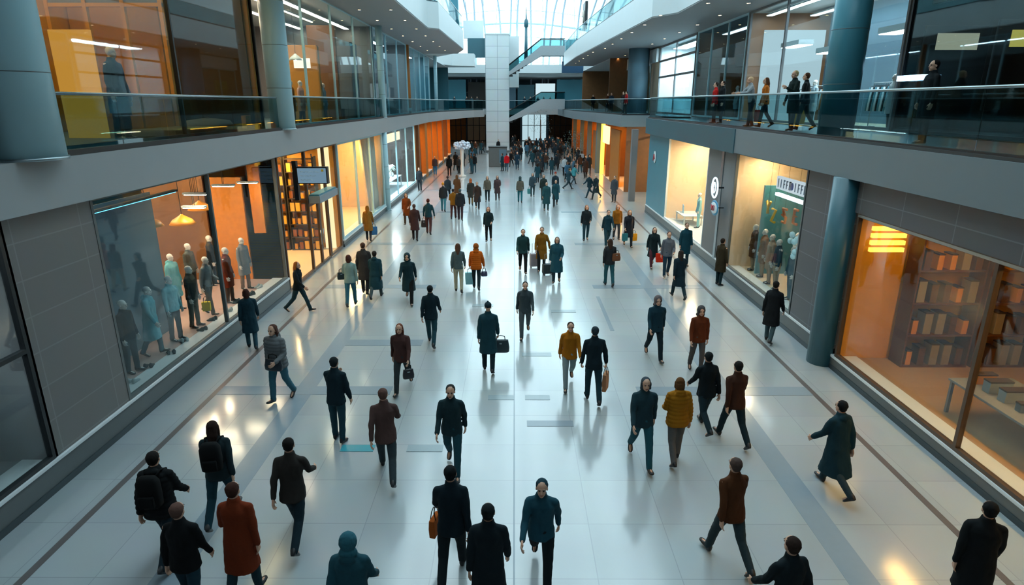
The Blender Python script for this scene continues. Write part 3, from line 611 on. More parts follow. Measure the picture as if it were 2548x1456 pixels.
tag(MB().box(6.3, 9.2, 86, 86.6, 11.6, 14.3).build('glass_bay', M_col), 'pale blue bay at the end of the right top storey', 'bay')
tag(MB().box(6.2, 9.0, 85.6, 86.2, 10.2, 11.6).build('navy_sign', mat('navy panel', '#1f4766', .4)), 'navy panel under the pale bay at the end of the right storey', 'sign')
def escalator(label, x0, z0, x1, z1, y, flat, wdt=1.4):
    t = thing('escalator', label, 'escalator', (x0, y, z0)); L = x1 - x0; H = z1 - z0; th = 1.35
    for nm, yy in (('near_side', 0), ('far_side', wdt)):
        MB().prism([(0, -th * .35), (L - flat, H - th * .9), (L, H - th * .9), (L, H), (L - flat, H), (0, 0)], 'y', yy, yy + .12).build(nm, mat('escalator side', '#8f979b', .45), t)
    MB().prism([(0, -th * .35), (L - flat, H - th * .9), (L, H - th * .9), (L, H - th * .8), (L - flat, H - th * .8), (0, -th * .25)], 'y', .12, wdt).build('underside', M_soffit, t)
    st = MB(); n = int((L - flat) / .45)
    for i in range(n):
        st.box(i * .45, i * .45 + .46, .13, wdt - .01, i * H / n * .97 - .6, i * H / n * .97 - .35)
    st.build('steps', M_dark, t)
    for nm, yy in (('handrail', .06), ('handrail', wdt + .06)):
        MB().tube([(0, yy, .85), (L - flat, yy, H + .85), (L, yy, H + .85)], .05, 8).build(nm, M_dark, t)
        MB().prism([(0, 0), (L - flat, H), (L, H), (L, H + .8), (L - flat, H + .8), (0, .8)], 'y', yy - .01, yy + .01).build('side_glass', G_rail, t)
    return t
escalator('upper escalator rising to the right behind the tall pillar', -.7, 10.3, 6.4, 13.4, 84, 3.0)
escalator('lower escalator rising to the right behind the tall pillar', -.7, 4.6, 6.4, 6.9, 82, 3.0)
MB().box(-7.0, -.6, .0, 1.55, 3.2, 5.2)
# far end shop wall, storeys seen between the escalators
for k, (x0, x1, z0, z1, m, lb) in enumerate(((-7.5, -4.5, 6.0, 9.6, M_dk, 'black shopfront on the far upper storey left of the pillar'), (.5, 3.2, 6.2, 9.2, M_dteal, 'dark teal shopfront between the escalators at the far end'), (3.4, 6.5, 6.4, 9.4, E_cool, 'bright lit shopfront between the escalators at the far end'), (-3.9, .2, 6.0, 10.0, M_bluegrey, 'blue grey shopfront straight behind the tall pillar'), (-11.5, -7.8, 6.0, 10, M_teal, 'teal shopfront at the far left end upstairs'), (6.8, 11, 6.2, 10, M_teal, 'teal shopfront at the far right end upstairs'))):
    tag(MB().box(x0, x1, 104 + k * .05, 104.6, Z2 + .01, z1).build('far_shopfront', m), lb, 'shopfront')
for k, (x0, x1, m, lb) in enumerate(((-13, -8.5, M_orange, 'orange shopfront on the ground floor at the far left end'), (-8.3, -4, M_cream, 'cream shopfront on the ground floor left of the pillar'), (-3.6, 1, M_dk, 'dark shopfront on the ground floor behind the pillar'), (1.3, 5.6, emit('far bright shop', '#bfe0ea', .9), 'bright shopfront on the ground floor at the far end'), (6, 12, M_wood, 'brown shopfront on the ground floor at the far right end'))):
    o = tag(MB().box(x0, x1, 112 + k * .05, 112.5, 0, 4.7).build('far_shopfront', m), lb, 'shopfront')
    fr_ = MB(); n_ = max(3, int((x1 - x0) / .9))
    for i in range(n_ + 1): c = x0 + (x1 - x0) * i / n_; fr_.box(c - .05, c + .05, 111.9, 112 + k * .05, 0, 4.7)
    for z in (.0, 2.6, 4.6): fr_.box(x0, x1, 111.92, 112 + k * .05, z, z + .1)
    fr_.build('shopfront_frame', M_dark, o)
struct('ceiling_far', MB().box(-16, 16, 103, 121, 10.4, 10.8), M_white)
balustrade('glass balustrade on the far bridge behind the pillar', [(-12, 95.1), (12, 95.1)], Z2, 1.15, 3)
kk = thing('kiosk', 'low dark grey kiosk standing in front of the tall pillar', 'kiosk', (-1.75, 66.5, 0))
MB().box(-.95, .95, -.6, .6, 0, 2.0).build('body', M_plinth, kk, .03); MB().box(-1.0, 1.0, -.65, .65, 2.0, 2.1).build('top', M_dark, kk, .01); MB().box(.15, .9, -.62, -.601, .4, 1.8).build('screen', M_bluegrey, kk)
tr_ = thing('blossom_tree', 'white artificial blossom tree with a slim white trunk on the concourse', 'artificial tree', (*at(1151, 440).xy, 0))
MB().lathe([(.35, 0), (.35, .12), (.14, .2), (.12, 1.2), (.17, 2.5), (.1, 2.6)], n=16).build('trunk', mat('cream trunk', '#ddd6cc', .5), tr_)
bl = MB(); q = random.Random(3)
for i in range(90):
    a = q.random() * 6.28; r_ = q.random() ** .5 * .75; z = 2.75 + q.uniform(-.3, .45) * (1 - r_ * .6)
    bl.ell((r_ * math.cos(a), r_ * math.sin(a), z), (.13, .13, .1), 7, 4)
bl.build('blossoms', mat('white blossom', '#cfd2dc', .7, var=.2), tr_)

ms = thing('mast', 'slim dark mast rising against the far glass roof', 'mast', (1.75, 101, 12.0))
MB().cyl(0, 0, .3, 0, 5.4, 10, .2).build('pole', M_dteal, ms); MB().lathe([(.1, 5.2), (.34, 5.5), (.3, 6.3), (.12, 6.6), (.03, 8.2)], n=10).build('finial', M_dteal, ms)
# ---------- people ----------
def union(mb, voxel, smooth=2, fn=None, mats=()):
    """turn overlapping closed shapes into one continuous surface"""
    me = mb.mesh('tmp'); o = bpy.data.objects.new('tmp', me); C.objects.link(o)
    r = o.modifiers.new('r', 'REMESH'); r.mode = 'VOXEL'; r.voxel_size = voxel; r.use_smooth_shade = True
    if smooth: s = o.modifiers.new('s', 'SMOOTH'); s.iterations = smooth; s.factor = .5
    dg = bpy.context.evaluated_depsgraph_get(); out = bpy.data.meshes.new_from_object(o.evaluated_get(dg)); bpy.data.objects.remove(o); bpy.data.meshes.remove(me)
    if fn:
        for v in out.vertices: v.co = fn(v.co)
    out.materials.clear()
    for p in out.polygons: p.use_smooth = True; p.material_index = 0
    for m in mats: out.materials.append(m)
    return out
# pose: legs (hip, knee), arms (pitch, out, elbow), lean.  degrees; forward is +
POSES = {
 'walk_a': dict(L=(24, 6), R=(-20, 24), AL=(-22, 8, 16), AR=(20, 8, 28), lean=3),
 'walk_b': dict(L=(-22, 30), R=(22, 5), AL=(22, 8, 25), AR=(-20, 9, 14), lean=4),
 'step_a': dict(L=(12, 10), R=(-10, 14), AL=(-10, 9, 12), AR=(10, 9, 20), lean=2),
 'step_b': dict(L=(-10, 20), R=(12, 6), AL=(8, 9, 60), AR=(-8, 10, 10), lean=2),
 'stand': dict(L=(2, 2), R=(-3, 3), AL=(2, 9, 10), AR=(2, 9, 10), lean=0),
 'phone': dict(L=(4, 3), R=(-4, 4), AL=(22, 5, 95), AR=(4, 10, 12), lean=4),
 'carry': dict(L=(14, 8), R=(-14, 20), AL=(6, 12, 8), AR=(4, 16, 10), lean=3),
 'stride': dict(L=(30, 4), R=(-28, 30), AL=(-28, 9, 12), AR=(28, 9, 35), lean=6),
 'pull': dict(L=(-14, 22), R=(16, 5), AL=(-16, 22, 2), AR=(10, 10, 20), lean=4),
 'lean': dict(L=(8, 4), R=(-6, 6), AL=(45, 12, 40), AR=(45, 12, 40), lean=10),
}
HIP = .90
def rig(p):
    d = POSES[p]; j = {}
    def dirv(a, o=0): a = R(a); o = R(o); return Vector((math.sin(o), math.sin(a) * math.cos(o), -math.cos(a) * math.cos(o)))
    for s, k in ((-1, 'L'), (1, 'R')):
        h, kn = d[k]; hip = Vector((s * .09, 0, 0)); knee = hip + dirv(h, s * 1.5) * .42; ank = knee + dirv(h - kn, 0) * .405
        ft = max(-38, h - kn) if h < 0 else min(12, h)
        toe = ank + Vector((s * .02, math.cos(R(ft)) * .17, math.sin(R(ft)) * .17 - .05))
        j[k] = (hip, knee, ank, toe, ft)
    low = min(min(j[k][2].z - .08 * math.cos(R(j[k][4])), j[k][3].z - .02) for k in 'LR'); low -= .008; up = Vector((0, 0, -low))
    for k in 'LR': a = j[k]; j[k] = (a[0] + up, a[1] + up, a[2] + up, a[3] + up, a[4])
    hz = -low; tl = math.tan(R(d['lean']))
    def tp(z): return Vector((0, (z - HIP) * tl, z - HIP + hz))       # torso axis point for a standing height z
    for s, k in ((-1, 'AL'), (1, 'AR')):
        a, o, e = d[k]; sh = tp(1.385) + Vector((s * .168, 0, 0)); el = sh + dirv(a, s * o) * .285
        fd = dirv(a + e, s * (o * .4 - (14 if e > 50 else 0))); wr = el + fd * .25; j[k] = (sh, el, wr, fd)
    j['tp'] = tp; return j
def ringT(tp, z, rx, ry, n=20, dy=0, sq=.85):
    c = tp(z); out = []
    for k in range(n):
        a = 2 * math.pi * k / n; ca, sa = math.cos(a), math.sin(a)
        out.append((c.x + rx * math.copysign(abs(ca) ** sq, ca), c.y + dy + ry * math.copysign(abs(sa) ** sq, sa), c.z))
    return out
def hand(m, wr, fd, s, grip):
    side = Vector((-s, 0, 0)); side = (side - fd * side.dot(fd)).normalized(); ax = fd.cross(side) * s      # ax: towards the thumb side
    if ax.y < 0: ax = -ax
    pm = wr + fd * .05
    m.cap_tube([wr - fd * .01 - ax * .018, wr + fd * .085 - ax * .028], [.017, .016], 8)
    m.cap_tube([wr - fd * .01, wr + fd * .09], [.019, .017], 8)
    m.cap_tube([wr - fd * .01 + ax * .018, wr + fd * .085 + ax * .028], [.017, .015], 8)
    for i, (o, ln) in enumerate(((-.034, .062), (-.012, .074), (.011, .079), (.034, .070))):
        b = wr + fd * .09 + ax * o; c = R(78 if grip else 26 + 4 * i)
        d1 = (fd * math.cos(c * .55) + side * math.sin(c * .55)); d2 = (fd * math.cos(c * 1.3) + side * math.sin(c * 1.3)); d3 = (fd * math.cos(c * 1.9) + side * math.sin(c * 1.9))
        p1 = b + d1 * ln * .45; p2 = p1 + d2 * ln * .32; m.cap_tube([b - fd * .02, b, p1, p2, p2 + d3 * ln * .23], [.0095, .0093, .0088, .0082, .0072], 8)
    t = wr + fd * .03 + ax * .026; q = t + (fd * .7 + ax * .62 + side * .25).normalized() * .04
    m.cap_tube([t, q, q + (fd * .9 + ax * .25 + side * .4).normalized() * .032], [.013, .0105, .0085], 8)
def body_mesh(p, lo):
    j = rig(p); tp = j['tp']; m = MB()
    m.loft([ringT(tp, z, a, b, dy=y) for z, a, b, y in ((.80, .10, .07, 0), (.84, .15, .10, -.005), (.92, .16, .105, -.01), (1.02, .138, .09, 0), (1.1, .128, .085, 0), (1.22, .145, .095, .0), (1.33, .155, .10, 0), (1.39, .135, .085, -.005), (1.44, .08, .065, -.01), (1.49, .05, .05, -.005))])
    nk = tp(1.44); hd = tp(1.615) + Vector((0, .015, 0))
    m.cap_tube([nk, tp(1.56)], [.056, .052], 12)
    m.ell(hd + Vector((0, -.008, .025)), (.073, .092, .088), 20, 12)
    m.ell(hd + Vector((0, .022, -.045)), (.055, .066, .070), 16, 10); m.ell(hd + Vector((0, .06, -.088)), (.028, .025, .022), 10, 6)
    m.cap_tube([hd + Vector((0, .083, .012)), hd + Vector((0, .102, -.028))], [.009, .014], 8)
    m.ell(hd + Vector((0, .083, -.058)), (.024, .012, .010), 8, 5)
    m.ell(hd + Vector((0, .078, .022)), (.05, .014, .009), 10, 5)
    for s in (-1, 1): m.ell(hd + Vector((s * .073, -.005, -.01)), (.010, .02, .031), 8, 6)
    for s, k, kk in ((-1, 'L', 'AL'), (1, 'R', 'AR')):
        h, kn, an, toe, ft = j[k]
        m.cap_tube([h + Vector((0, 0, .02)), h.lerp(kn, .35), kn, kn.lerp(an, .35), an], [.082, .076, .052, .052, .036], 12)
        if lo: m.cap_tube([an - Vector((0, .01, .025)), an.lerp(toe, .7)], [.026, .018], 8)
        else: m.cap_tube([an + Vector((0, -.01, -.03)), an.lerp(toe, .6) + Vector((0, 0, -.006)), an.lerp(toe, .82) + Vector((0, 0, -.002))], [.027, .022, .016], 10)
        sh, el, wr, fd = j[kk]
        m.cap_tube([sh - Vector(((1 if kk == 'AR' else -1) * .04, 0, -.01)), sh], [.05, .05], 10)
        m.cap_tube([sh, sh.lerp(el, .4), el, el.lerp(wr, .3), wr], [.048, .043, .035, .035, .025], 10)
        if lo: m.cap_tube([wr, wr + fd * .13], [.028, .022], 8)
        else: hand(m, wr, fd, 1 if kk == 'AR' else -1, p in ('carry', 'pull'))
    me = union(m, .016 if lo else .0068, 1 if lo else 2, mats=[None] * 3)
    # eyes, brows and lips join the body surface as small raised features
    e = MB()
    e.slot(1)
    for s in (-1, 1):
        e.ell(hd + Vector((s * .03, .079, .004)), (.012, .009, .008), 10, 6)
        e.cap_tube([hd + Vector((s * .016, .093, .026)), hd + Vector((s * .045, .083, .027))], [.004, .003], 6)
    e.slot(2); e.cap_tube([hd + Vector((-.022, .088, -.058)), hd + Vector((0, .096, -.056)), hd + Vector((.022, .088, -.058))], [.004, .007, .004], 6)
    e2 = e.mesh('eyes', (), True); import bmesh
    bm = bmesh.new(); bm.from_mesh(me); bm.from_mesh(e2); bm.to_mesh(me); bm.free(); bpy.data.meshes.remove(e2)
    return me
def folds(amp, sc_=9, seed=0):
    def f(c):
        n = noise.noise(Vector((c.x * sc_ + seed, c.y * sc_, c.z * sc_ * .75))) + .5 * noise.noise(Vector((c.x * sc_ * 2.3, c.y * sc_ * 2.3 + seed, c.z * sc_ * 1.6)))
        d = Vector((c.x, c.y, 0)); L = d.length or 1
        return c + d / L * (n * amp)
    return f
def puff(c): 
    d = Vector((c.x, c.y, 0)); L = d.length or 1
    return c + d / L * (.010 * abs(math.sin(c.z * 42)) - .004)
def sleeves(m, j, k=1.0, cuff=.0):
    for kk in ('AL', 'AR'):
        s = 1 if kk == 'AR' else -1; sh, el, wr, fd = j[kk]
        m.cap_tube([sh - Vector((s * .10, 0, -.030)), sh + Vector((s * .0, 0, 0))], [.056 * k, .055 * k], 10)
        m.cap_tube([sh, sh.lerp(el, .45), el, el.lerp(wr, .5), wr - fd * .012], [.058 * k, .059 * k, .052 * k, .047 * k, .041 * k], 12)
def top_mesh(p, style, lo):
    j = rig(p); tp = j['tp']; m = MB(); k = {'jacket': 1, 'coat': 1.04, 'puffer': 1.14, 'long': 1.12, 'sweater': .95}[style]
    hem = {'jacket': .80, 'coat': .50, 'puffer': .78, 'long': .42, 'sweater': .84}[style]
    st = max(abs(j['L'][1].y), abs(j['R'][1].y)) + .09
    rs = []
    if hem < .7:
        for z in (hem, hem + .02, .62, .74, .84):
            t = (.9 - z) / .45; rs.append((z, (.18 + .035 * t) * k, max(.135, .125 + (st - .12) * min(1, t * .8)) * k, 0))
    else: ex = max(0, st - .2) * .3; rs = [(hem, .178 * k, .130 * k + ex, 0), (hem + .02, .186 * k, .138 * k + ex, 0)]
    rs += [(.92, .182 * k, .132 * k, -.005), (1.04, .165 * k, .12 * k, 0), (1.12, .160 * k, .115 * k, 0), (1.25, .172 * k, .122 * k, 0), (1.34, .176 * k, .12 * k, 0), (1.395, .152 * k, .10 * k, -.005), (1.44, .105 * k, .082 * k, -.008), (1.465, .082, .076, -.008), (1.50, .072, .068, -.008), (1.53, .066, .064, -.008)]
    m.loft([ringT(tp, z, a, b, dy=y) for z, a, b, y in rs]); sleeves(m, j, k)
    if style in ('puffer', 'long'): m.ell(tp(1.46) + Vector((0, -.085, .0)), (.10, .055, .07), 12, 8)
    fn = puff if style == 'puffer' else folds(.013, 8, len(p) + len(style))
    return union(m, .022 if lo else .013, 2, fn, [None])
def legs_mesh(p, wide, lo):
    j = rig(p); tp = j['tp']; m = MB(); k = wide
    m.loft([ringT(tp, z, a, b) for z, a, b in ((.76, .08, .06), (.80, .15, .105), (.88, .172, .122), (.96, .165, .115), (1.02, .150, .102))])
    for kk in 'LR':
        h, kn, an, toe, ft = j[kk]; d = (an - kn).normalized()
        m.cap_tube([h, h.lerp(kn, .4), kn, kn.lerp(an, .4), an + d * .012], [.094, .088 * k, .068 * k, .064 * k, .056 * k], 12)
    return union(m, .022 if lo else .013, 2, folds(.008, 12, 3), [None])
def hair_mesh(p, kind, lo):
    j = rig(p); c = j['tp'](1.615) + Vector((0, .015, 0)); m = MB()
    if kind == 'bald': return None
    if kind == 'hood':
        m.ell(c + Vector((0, -.030, .025)), (.105, .105, .125), 18, 10); m.ell(c + Vector((0, -.06, -.10)), (.11, .08, .08), 14, 8)
    elif kind == 'beanie':
        m.ell(c + Vector((0, -.014, .055)), (.086, .100, .085), 18, 10); m.ell(c + Vector((0, -.02, .15)), (.025, .025, .022), 8, 6)
        m.lathe([(.0, .0), (.01, .0)], 0, 0) if False else None
    else:
        m.ell(c + Vector((0, -.026, .034)), (.083, .092, .088), 18, 10); m.ell(c + Vector((0, -.045, -.005)), (.072, .06, .075), 14, 8)
        if kind == 'long':
            m.cap_tube([c + Vector((0, -.05, .0)), c + Vector((0, -.075, -.11)), c + Vector((0, -.10, -.23))], [.075, .075, .05], 14)
            for s in (-1, 1): m.cap_tube([c + Vector((s * .066, -.01, .03)), c + Vector((s * .078, -.02, -.06)), c + Vector((s * .075, -.03, -.15))], [.025, .026, .018], 8)
        if kind == 'bun': m.ell(c + Vector((0, -.10, .075)), (.042, .04, .04), 12, 8)
        if kind == 'bob':
            m.cap_tube([c + Vector((0, -.045, .0)), c + Vector((0, -.055, -.09))], [.085, .078], 14)
            for s in (-1, 1): m.cap_tube([c + Vector((s * .068, .0, .02)), c + Vector((s * .075, -.005, -.08))], [.026, .026], 8)
        if kind == 'pony': m.cap_tube([c + Vector((0, -.10, .05)), c + Vector((0, -.15, .0)), c + Vector((0, -.15, -.12))], [.03, .034, .018], 10)
    return union(m, .018 if lo else .009, 1, folds(.006, 26, 5), [None])
def shoe_mesh():
    m = MB(); R_ = []
    for y, w, z0, z1 in ((-.065, .020, -.074, -.03), (-.055, .034, -.08, .03), (-.02, .041, -.08, .045), (.04, .040, -.08, .0), (.10, .046, -.08, -.025), (.15, .042, -.08, -.038), (.178, .022, -.076, -.05)):
        R_.append([(w * math.cos(a), y, (z0 + z1) / 2 + (z1 - z0) / 2 * (math.sin(a) if math.sin(a) > -.75 else -.95)) for a in [2 * math.pi * k / 14 for k in range(14)]])
    m.loft(R_); me = m.mesh('shoe', [None]); return me
CACHE = {}
def cached(key, fn):
    if key not in CACHE: CACHE[key] = fn()
    return CACHE[key]
SK = [mat('fair skin', '#c79a80', .5), mat('tan skin', '#a8765a', .5), mat('brown skin', '#6f4a38', .5)]
M_eye = mat('dark eye', '#1c1512', .3); M_lip = mat('lip', '#9a5348', .45); M_shoe = mat('dark shoe', '#17181b', .5); M_mann = mat('mannequin white', '#c9c6c2', .35)
def cloth(c): return mat('fabric ' + c, c, .9, var=.12, scale=40, spec=.2)
def part(name, me, o, mats, lab=None):
    c = bpy.data.objects.new(name, me); C.objects.link(c); c.parent = o
    for i, m in enumerate(mats): c.material_slots[i].link = 'OBJECT'; c.material_slots[i].material = m
    if lab: c['label'] = lab
    return c
def person(label, loc, face, pose='walk_a', top=('jacket', '#20282c'), leg='#1c2226', hair=('short', '#2a201a'), h=1.72, skin=0, group='people on the concourse', lo=False, wide=1.0, shoe=None, dummy=False, w=1.0):
    """face: heading in degrees, 0 looks away from the camera"""
    o = thing('mannequin' if dummy else 'person', label, 'mannequin' if dummy else 'person', loc, R(face), group); s = h / 1.72; o.scale = (s * w, s * w, s)
    sk = M_mann if dummy else SK[skin]
    part('body', cached(('b', pose, lo), lambda: body_mesh(pose, lo)), o, [sk, sk if dummy else M_eye, sk if dummy else M_lip])
    part('trousers', cached(('t', pose, wide, lo), lambda: legs_mesh(pose, wide, lo)), o, [cloth(leg)])
    part('coat' if top[0] in ('coat', 'long') else 'sweater' if top[0] == 'sweater' else 'jacket', cached(('j', pose, top[0], lo), lambda: top_mesh(pose, top[0], lo)), o, [cloth(top[1])])
    if hair[0] != 'bald' and not dummy: part({'beanie': 'hat', 'hood': 'hood'}.get(hair[0], 'hair'), cached(('h', pose, hair[0], lo), lambda: hair_mesh(pose, hair[0], lo)), o, [cloth(hair[1])])
    j = cached(('rig', pose), lambda: rig(pose))
    if True:
        for k in 'LR':
            sh = part('shoe', cached('shoe', shoe_mesh), o, [M_shoe if shoe is None else cloth(shoe)]); sh.location = j[k][2]; sh.rotation_euler = (R(j[k][4]), 0, R(-6 if k == 'R' else 6))
    mw = Matrix.Translation(loc) @ Matrix.Rotation(R(face), 4, 'Z') @ Matrix.Diagonal((s * w, s * w, s, 1))
    return o, {k: mw @ (j[k][2] + j[k][3] * .10) for k in ('AL', 'AR')}, mw @ j['tp'](1.28), mw
# ---------- bags ----------
def tote(label, top_pt, col, rz=0, w=.34, h=.38, d=.14, cat='bag', name='shopping_bag', group=None, drop=.16):
    t = thing(name, label, cat, (top_pt[0], top_pt[1], top_pt[2] - drop - h), rz, group); m = MB()
    a, b = w / 2, d / 2
    m.loft([[(-a * .92, -b * .9, 0), (a * .92, -b * .9, 0), (a * .92, b * .9, 0), (-a * .92, b * .9, 0)], [(-a, -b, h * .5), (a, -b, h * .5), (a, b, h * .5), (-a, b, h * .5)], [(-a, -b * .8, h), (a, -b * .8, h), (a, b * .8, h), (-a, b * .8, h)]])
    for i in range(len(m.sm)): m.sm[i] = False
    m.build('bag_body', cloth(col), t, .012)
    for s in (-1, 1): MB().tube([(-a * .5, s * b * .8, h - .02), (-a * .42, s * b * .4, h + drop * .7), (0, s * .01, h + drop), (a * .42, s * b * .4, h + drop * .7), (a * .5, s * b * .8, h - .02)], .007, 6).build('strap', cloth('#2a2422'), t)
    return t
def handbag(label, top_pt, col, rz=0, w=.36, h=.24, d=.16, group=None, drop=.12):
    t = thing('handbag', label, 'bag', (top_pt[0], top_pt[1], top_pt[2] - drop - h), rz, group); a, b = w / 2, d / 2; m = MB()
    R_ = []
    for z, k in ((0, .86), (h * .06, .97), (h * .4, 1.0), (h * .8, .9), (h * .97, .72), (h, .62)):
        R_.append([(a * (k if z < h * .9 else .86) * math.copysign(abs(math.cos(q)) ** .5, math.cos(q)), b * k * (1 if z < h * .7 else .7) * math.copysign(abs(math.sin(q)) ** .6, math.sin(q)), z) for q in [2 * math.pi * i / 24 for i in range(24)]])
    m.loft(R_).build('bag_body', mat('leather ' + col, col, .45, bump=.2, scale=60), t)
    MB().tube([(-a * .5, 0, h - .02), (-a * .45, 0, h + drop * .75), (0, 0, h + drop), (a * .45, 0, h + drop * .75), (a * .5, 0, h - .02)], .011, 8).build('strap', cloth('#1c1a1a'), t)
    MB().box(-.03, .03, -b * .85, -b * .72, h * .72, h * .82).build('clasp', M_steel, t); return t
def suitcase(label, loc, col, rz=0, tilt=0, h=.62):
    t = thing('suitcase', label, 'suitcase', loc, rz); t.rotation_euler = (R(tilt), 0, rz); w, d = .20, .12
    MB().box(-w, w, -d, d, .06, h).build('shell', mat('shell ' + col, col, .4), t, .04)
    rb = MB()
    for x in (-.12, -.04, .04, .12): rb.box(x - .012, x + .012, -d - .006, -d, .12, h - .08)
    rb.build('ribs', mat('shell ' + col, col, .4), t)
    for sx in (-1, 1):
        for sy in (-1, 1): MB().prism([(sy * .08 + .03 * math.cos(a), .03 + .03 * math.sin(a)) for a in [i * .6283 for i in range(10)]], 'x', sx * .15 - .012, sx * .15 + .012).build('wheel', M_dark, t)
    MB().tube([(-.09, d * .6, h - .05), (-.09, d * .6, h + .38), (.09, d * .6, h + .38), (.09, d * .6, h - .05)], .011, 8).build('handle', M_steel, t); return t
def backpack(label, mw, col):
    t = thing('backpack', label, 'backpack', (0, 0, 0)); t.matrix_world = mw @ Matrix.Translation((0, -.20, 1.0)); m = MB()
    m.loft([[(a * math.copysign(abs(math.cos(q)) ** .6, math.cos(q)), b * math.copysign(abs(math.sin(q)) ** .6, math.sin(q)), z) for q in [2 * math.pi * i / 20 for i in range(20)]] for z, a, b in ((0, .11, .06), (.03, .145, .09), (.2, .15, .10), (.38, .145, .09), (.45, .11, .06), (.47, .05, .03))])
    m.build('pack_body', cloth(col), t); MB().box(-.1, .1, -.135, -.08, .05, .22).build('front_pocket', cloth(col), t, .02)
    for s in (-1, 1): MB().tube([(s * .08, .08, .42), (s * .1, .16, .46), (s * .11, .30, .40), (s * .11, .33, .25), (s * .12, .25, .08), (s * .11, .08, .04)], .016, 6).build('strap', cloth('#111314'), t)
    return t
# ---------- the shoppers, each standing where the photograph shows them ----------
NAVY, TEAL, CHAR, BLK, BRN, MAR, MUS, ORG, GRY, SAGE, JEAN, DJ, RUST = '#17232c', '#1d3f48', '#2a2d30', '#121416', '#4a3022', '#43252a', '#a8731c', '#b8560f', '#5d6266', '#7f958f', '#2f6172', '#1d3340', '#7c2f12'
P = {}
def put(key, px, py, label, face, pose, top, leg=BLK, hair=('short', '#2a201a'), z=0, **k):
    l = at(px, py, z) if py else Vector((px[0], px[1], z)); lo = l.y > 40
    r = person(label, (l.x, l.y, z), face, pose, top, leg, hair, lo=k.pop('lo', lo), **k); P[key] = r; return r
put('man', 1216, 925, 'man in dark teal coat and beanie walking alone mid floor with a dark bag', 0, 'step_a', ('coat', TEAL), '#1a2c33', ('beanie', '#1d3038'), h=1.78)
handbag('dark bulky bag hanging at the right side of the man in the beanie', P['man'][1]['AR'] + Vector((.06, 0, .02)), '#22353c', 0, .44, .32, .2)
put('c1', 1301, 678, 'man in dark green jacket and black trousers, left of the tan coat pulling a case', 180, 'walk_a', ('jacket', '#1c3b3c'), BLK, ('short', '#3a2a20'), h=1.78)
put('c2', 1347, 676, 'person in long mustard coat walking between two people with cases', 178, 'pull', ('coat', '#7d5416'), '#1c2226', ('short', '#221b18'), h=1.80)
put('c3', 1384, 705, 'person in long teal padded coat right of the mustard coat', 175, 'step_b', ('long', '#1f4a57'), '#23323a', ('bob', '#3f2c28'), h=1.74)
suitcase('light grey ribbed suitcase rolling beside the mustard coat', at(1330, 666), '#8f8a92', .2, 0, .62)
suitcase('small black suitcase beside the teal padded coat', at(1362, 684), '#14262c', .3, 0, .45)
put('l1', 1142, 728, 'woman with long brown hair, grey top and beige trousers walking beside the orange jacket', 4, 'step_a', ('sweater', '#4c5a5c'), '#a09c88', ('long', '#52372a'), h=1.75)
put('l2', 1186, 720, 'person in bright orange jacket carrying a pale blue shopping bag', 0, 'carry', ('puffer', ORG), '#1b2a2e', ('hood', '#8f4a16'), h=1.66)
tote('pale blue shopping bag held by the person in the orange jacket', P['l2'][1]['AL'], '#7fb4bd', .1, .34, .44)
handbag('small dark purple handbag beside the orange jacket', P['l2'][1]['AR'], '#3a3c58', .1, .24, .18, .12)
put('m1', 1216, 602, 'slim person in black with reddish hair walking alone mid floor behind the couples', 180, 'step_b', ('jacket', '#18282c'), BLK, ('long', '#6b2f24'), h=1.68)
put('m2', 1306, 838, 'person in grey black clothes right of the centre line, beyond the beanie man', 180, 'walk_b', ('jacket', '#3c474b'), '#4a5458', ('short', '#1b1b1c'), h=1.7)
put('m3', 1075, 858, 'person in dark navy jacket and trousers walking left of the centre behind the teal man', 0, 'walk_a', ('jacket', '#12252c'), '#1c3c44', ('short', '#151a1c'), h=1.75)
put('m4', 1019, 752, 'person in long dark teal coat striding left of the centre', 185, 'stride', ('coat', '#1a3238'), BLK, ('hood', '#20343a'), h=1.8)
put('w1', 876, 762, 'woman in sage green jacket and blue jeans with brown hair walking along the left side', 5, 'step_b', ('jacket', SAGE), JEAN, ('bob', '#4a2a22'), h=1.72)
handbag('black shoulder bag on the left hip of the woman in the sage jacket', P['w1'][2] + Vector((-.27, .0, -.02)), '#16262a', .3, .28, .24, .12)
put('w2', 911, 732, 'tall man in long dark brown coat beside the woman in the sage jacket', 0, 'step_a', ('coat', '#33302f'), '#25282a', ('short', '#4a3226'), h=1.82)
put('w3', 938, 742, 'person in dark teal long coat at the right shoulder of the tall man in brown', 0, 'walk_b', ('long', '#1a3a42'), '#3d4a4d', ('short', '#2a2420'), h=1.7)
put('s1', 748, 776, 'person in black jacket with tawny hair stepping along the left clothes window', -95, 'walk_a', ('jacket', '#141b1f'), '#1e343a', ('long', '#7a4716'), h=1.7)
put('s2', 630, 868, 'person in short dark teal coat standing at the left clothes window sill', 20, 'step_a', ('coat', '#17323c'), '#2a4a56', ('bob', '#3a2018'), h=1.68)
put('s3', 702, 998, 'woman in grey sweater and blue jeans walking beside the left floor stripe', 165, 'step_b', ('puffer', '#65686a'), '#3a6675', ('long', '#4a3028'), h=1.82, w=1.05)
handbag('dark navy crossbody bag on the woman in the grey sweater', P['s3'][2] + Vector((.02, -.24, -.12)), '#131f2a', -.2, .42, .26, .14)
put('n1', 846, 1096, 'person in black coat walking near the left with one arm bent', -10, 'phone', ('jacket', '#14272e'), '#1f3d45', ('short', '#1c2224'), h=1.76)
put('n2', 1004, 972, 'person in dark maroon jacket carrying a small black bag left of centre', 178, 'walk_b', ('jacket', '#4a302c'), '#34393b', ('long', '#6b3a28'), h=1.72)
handbag('small black bag held by the person in the dark maroon jacket', P['n2'][1]['AL'], '#1e1c24', .4, .26, .22, .12)
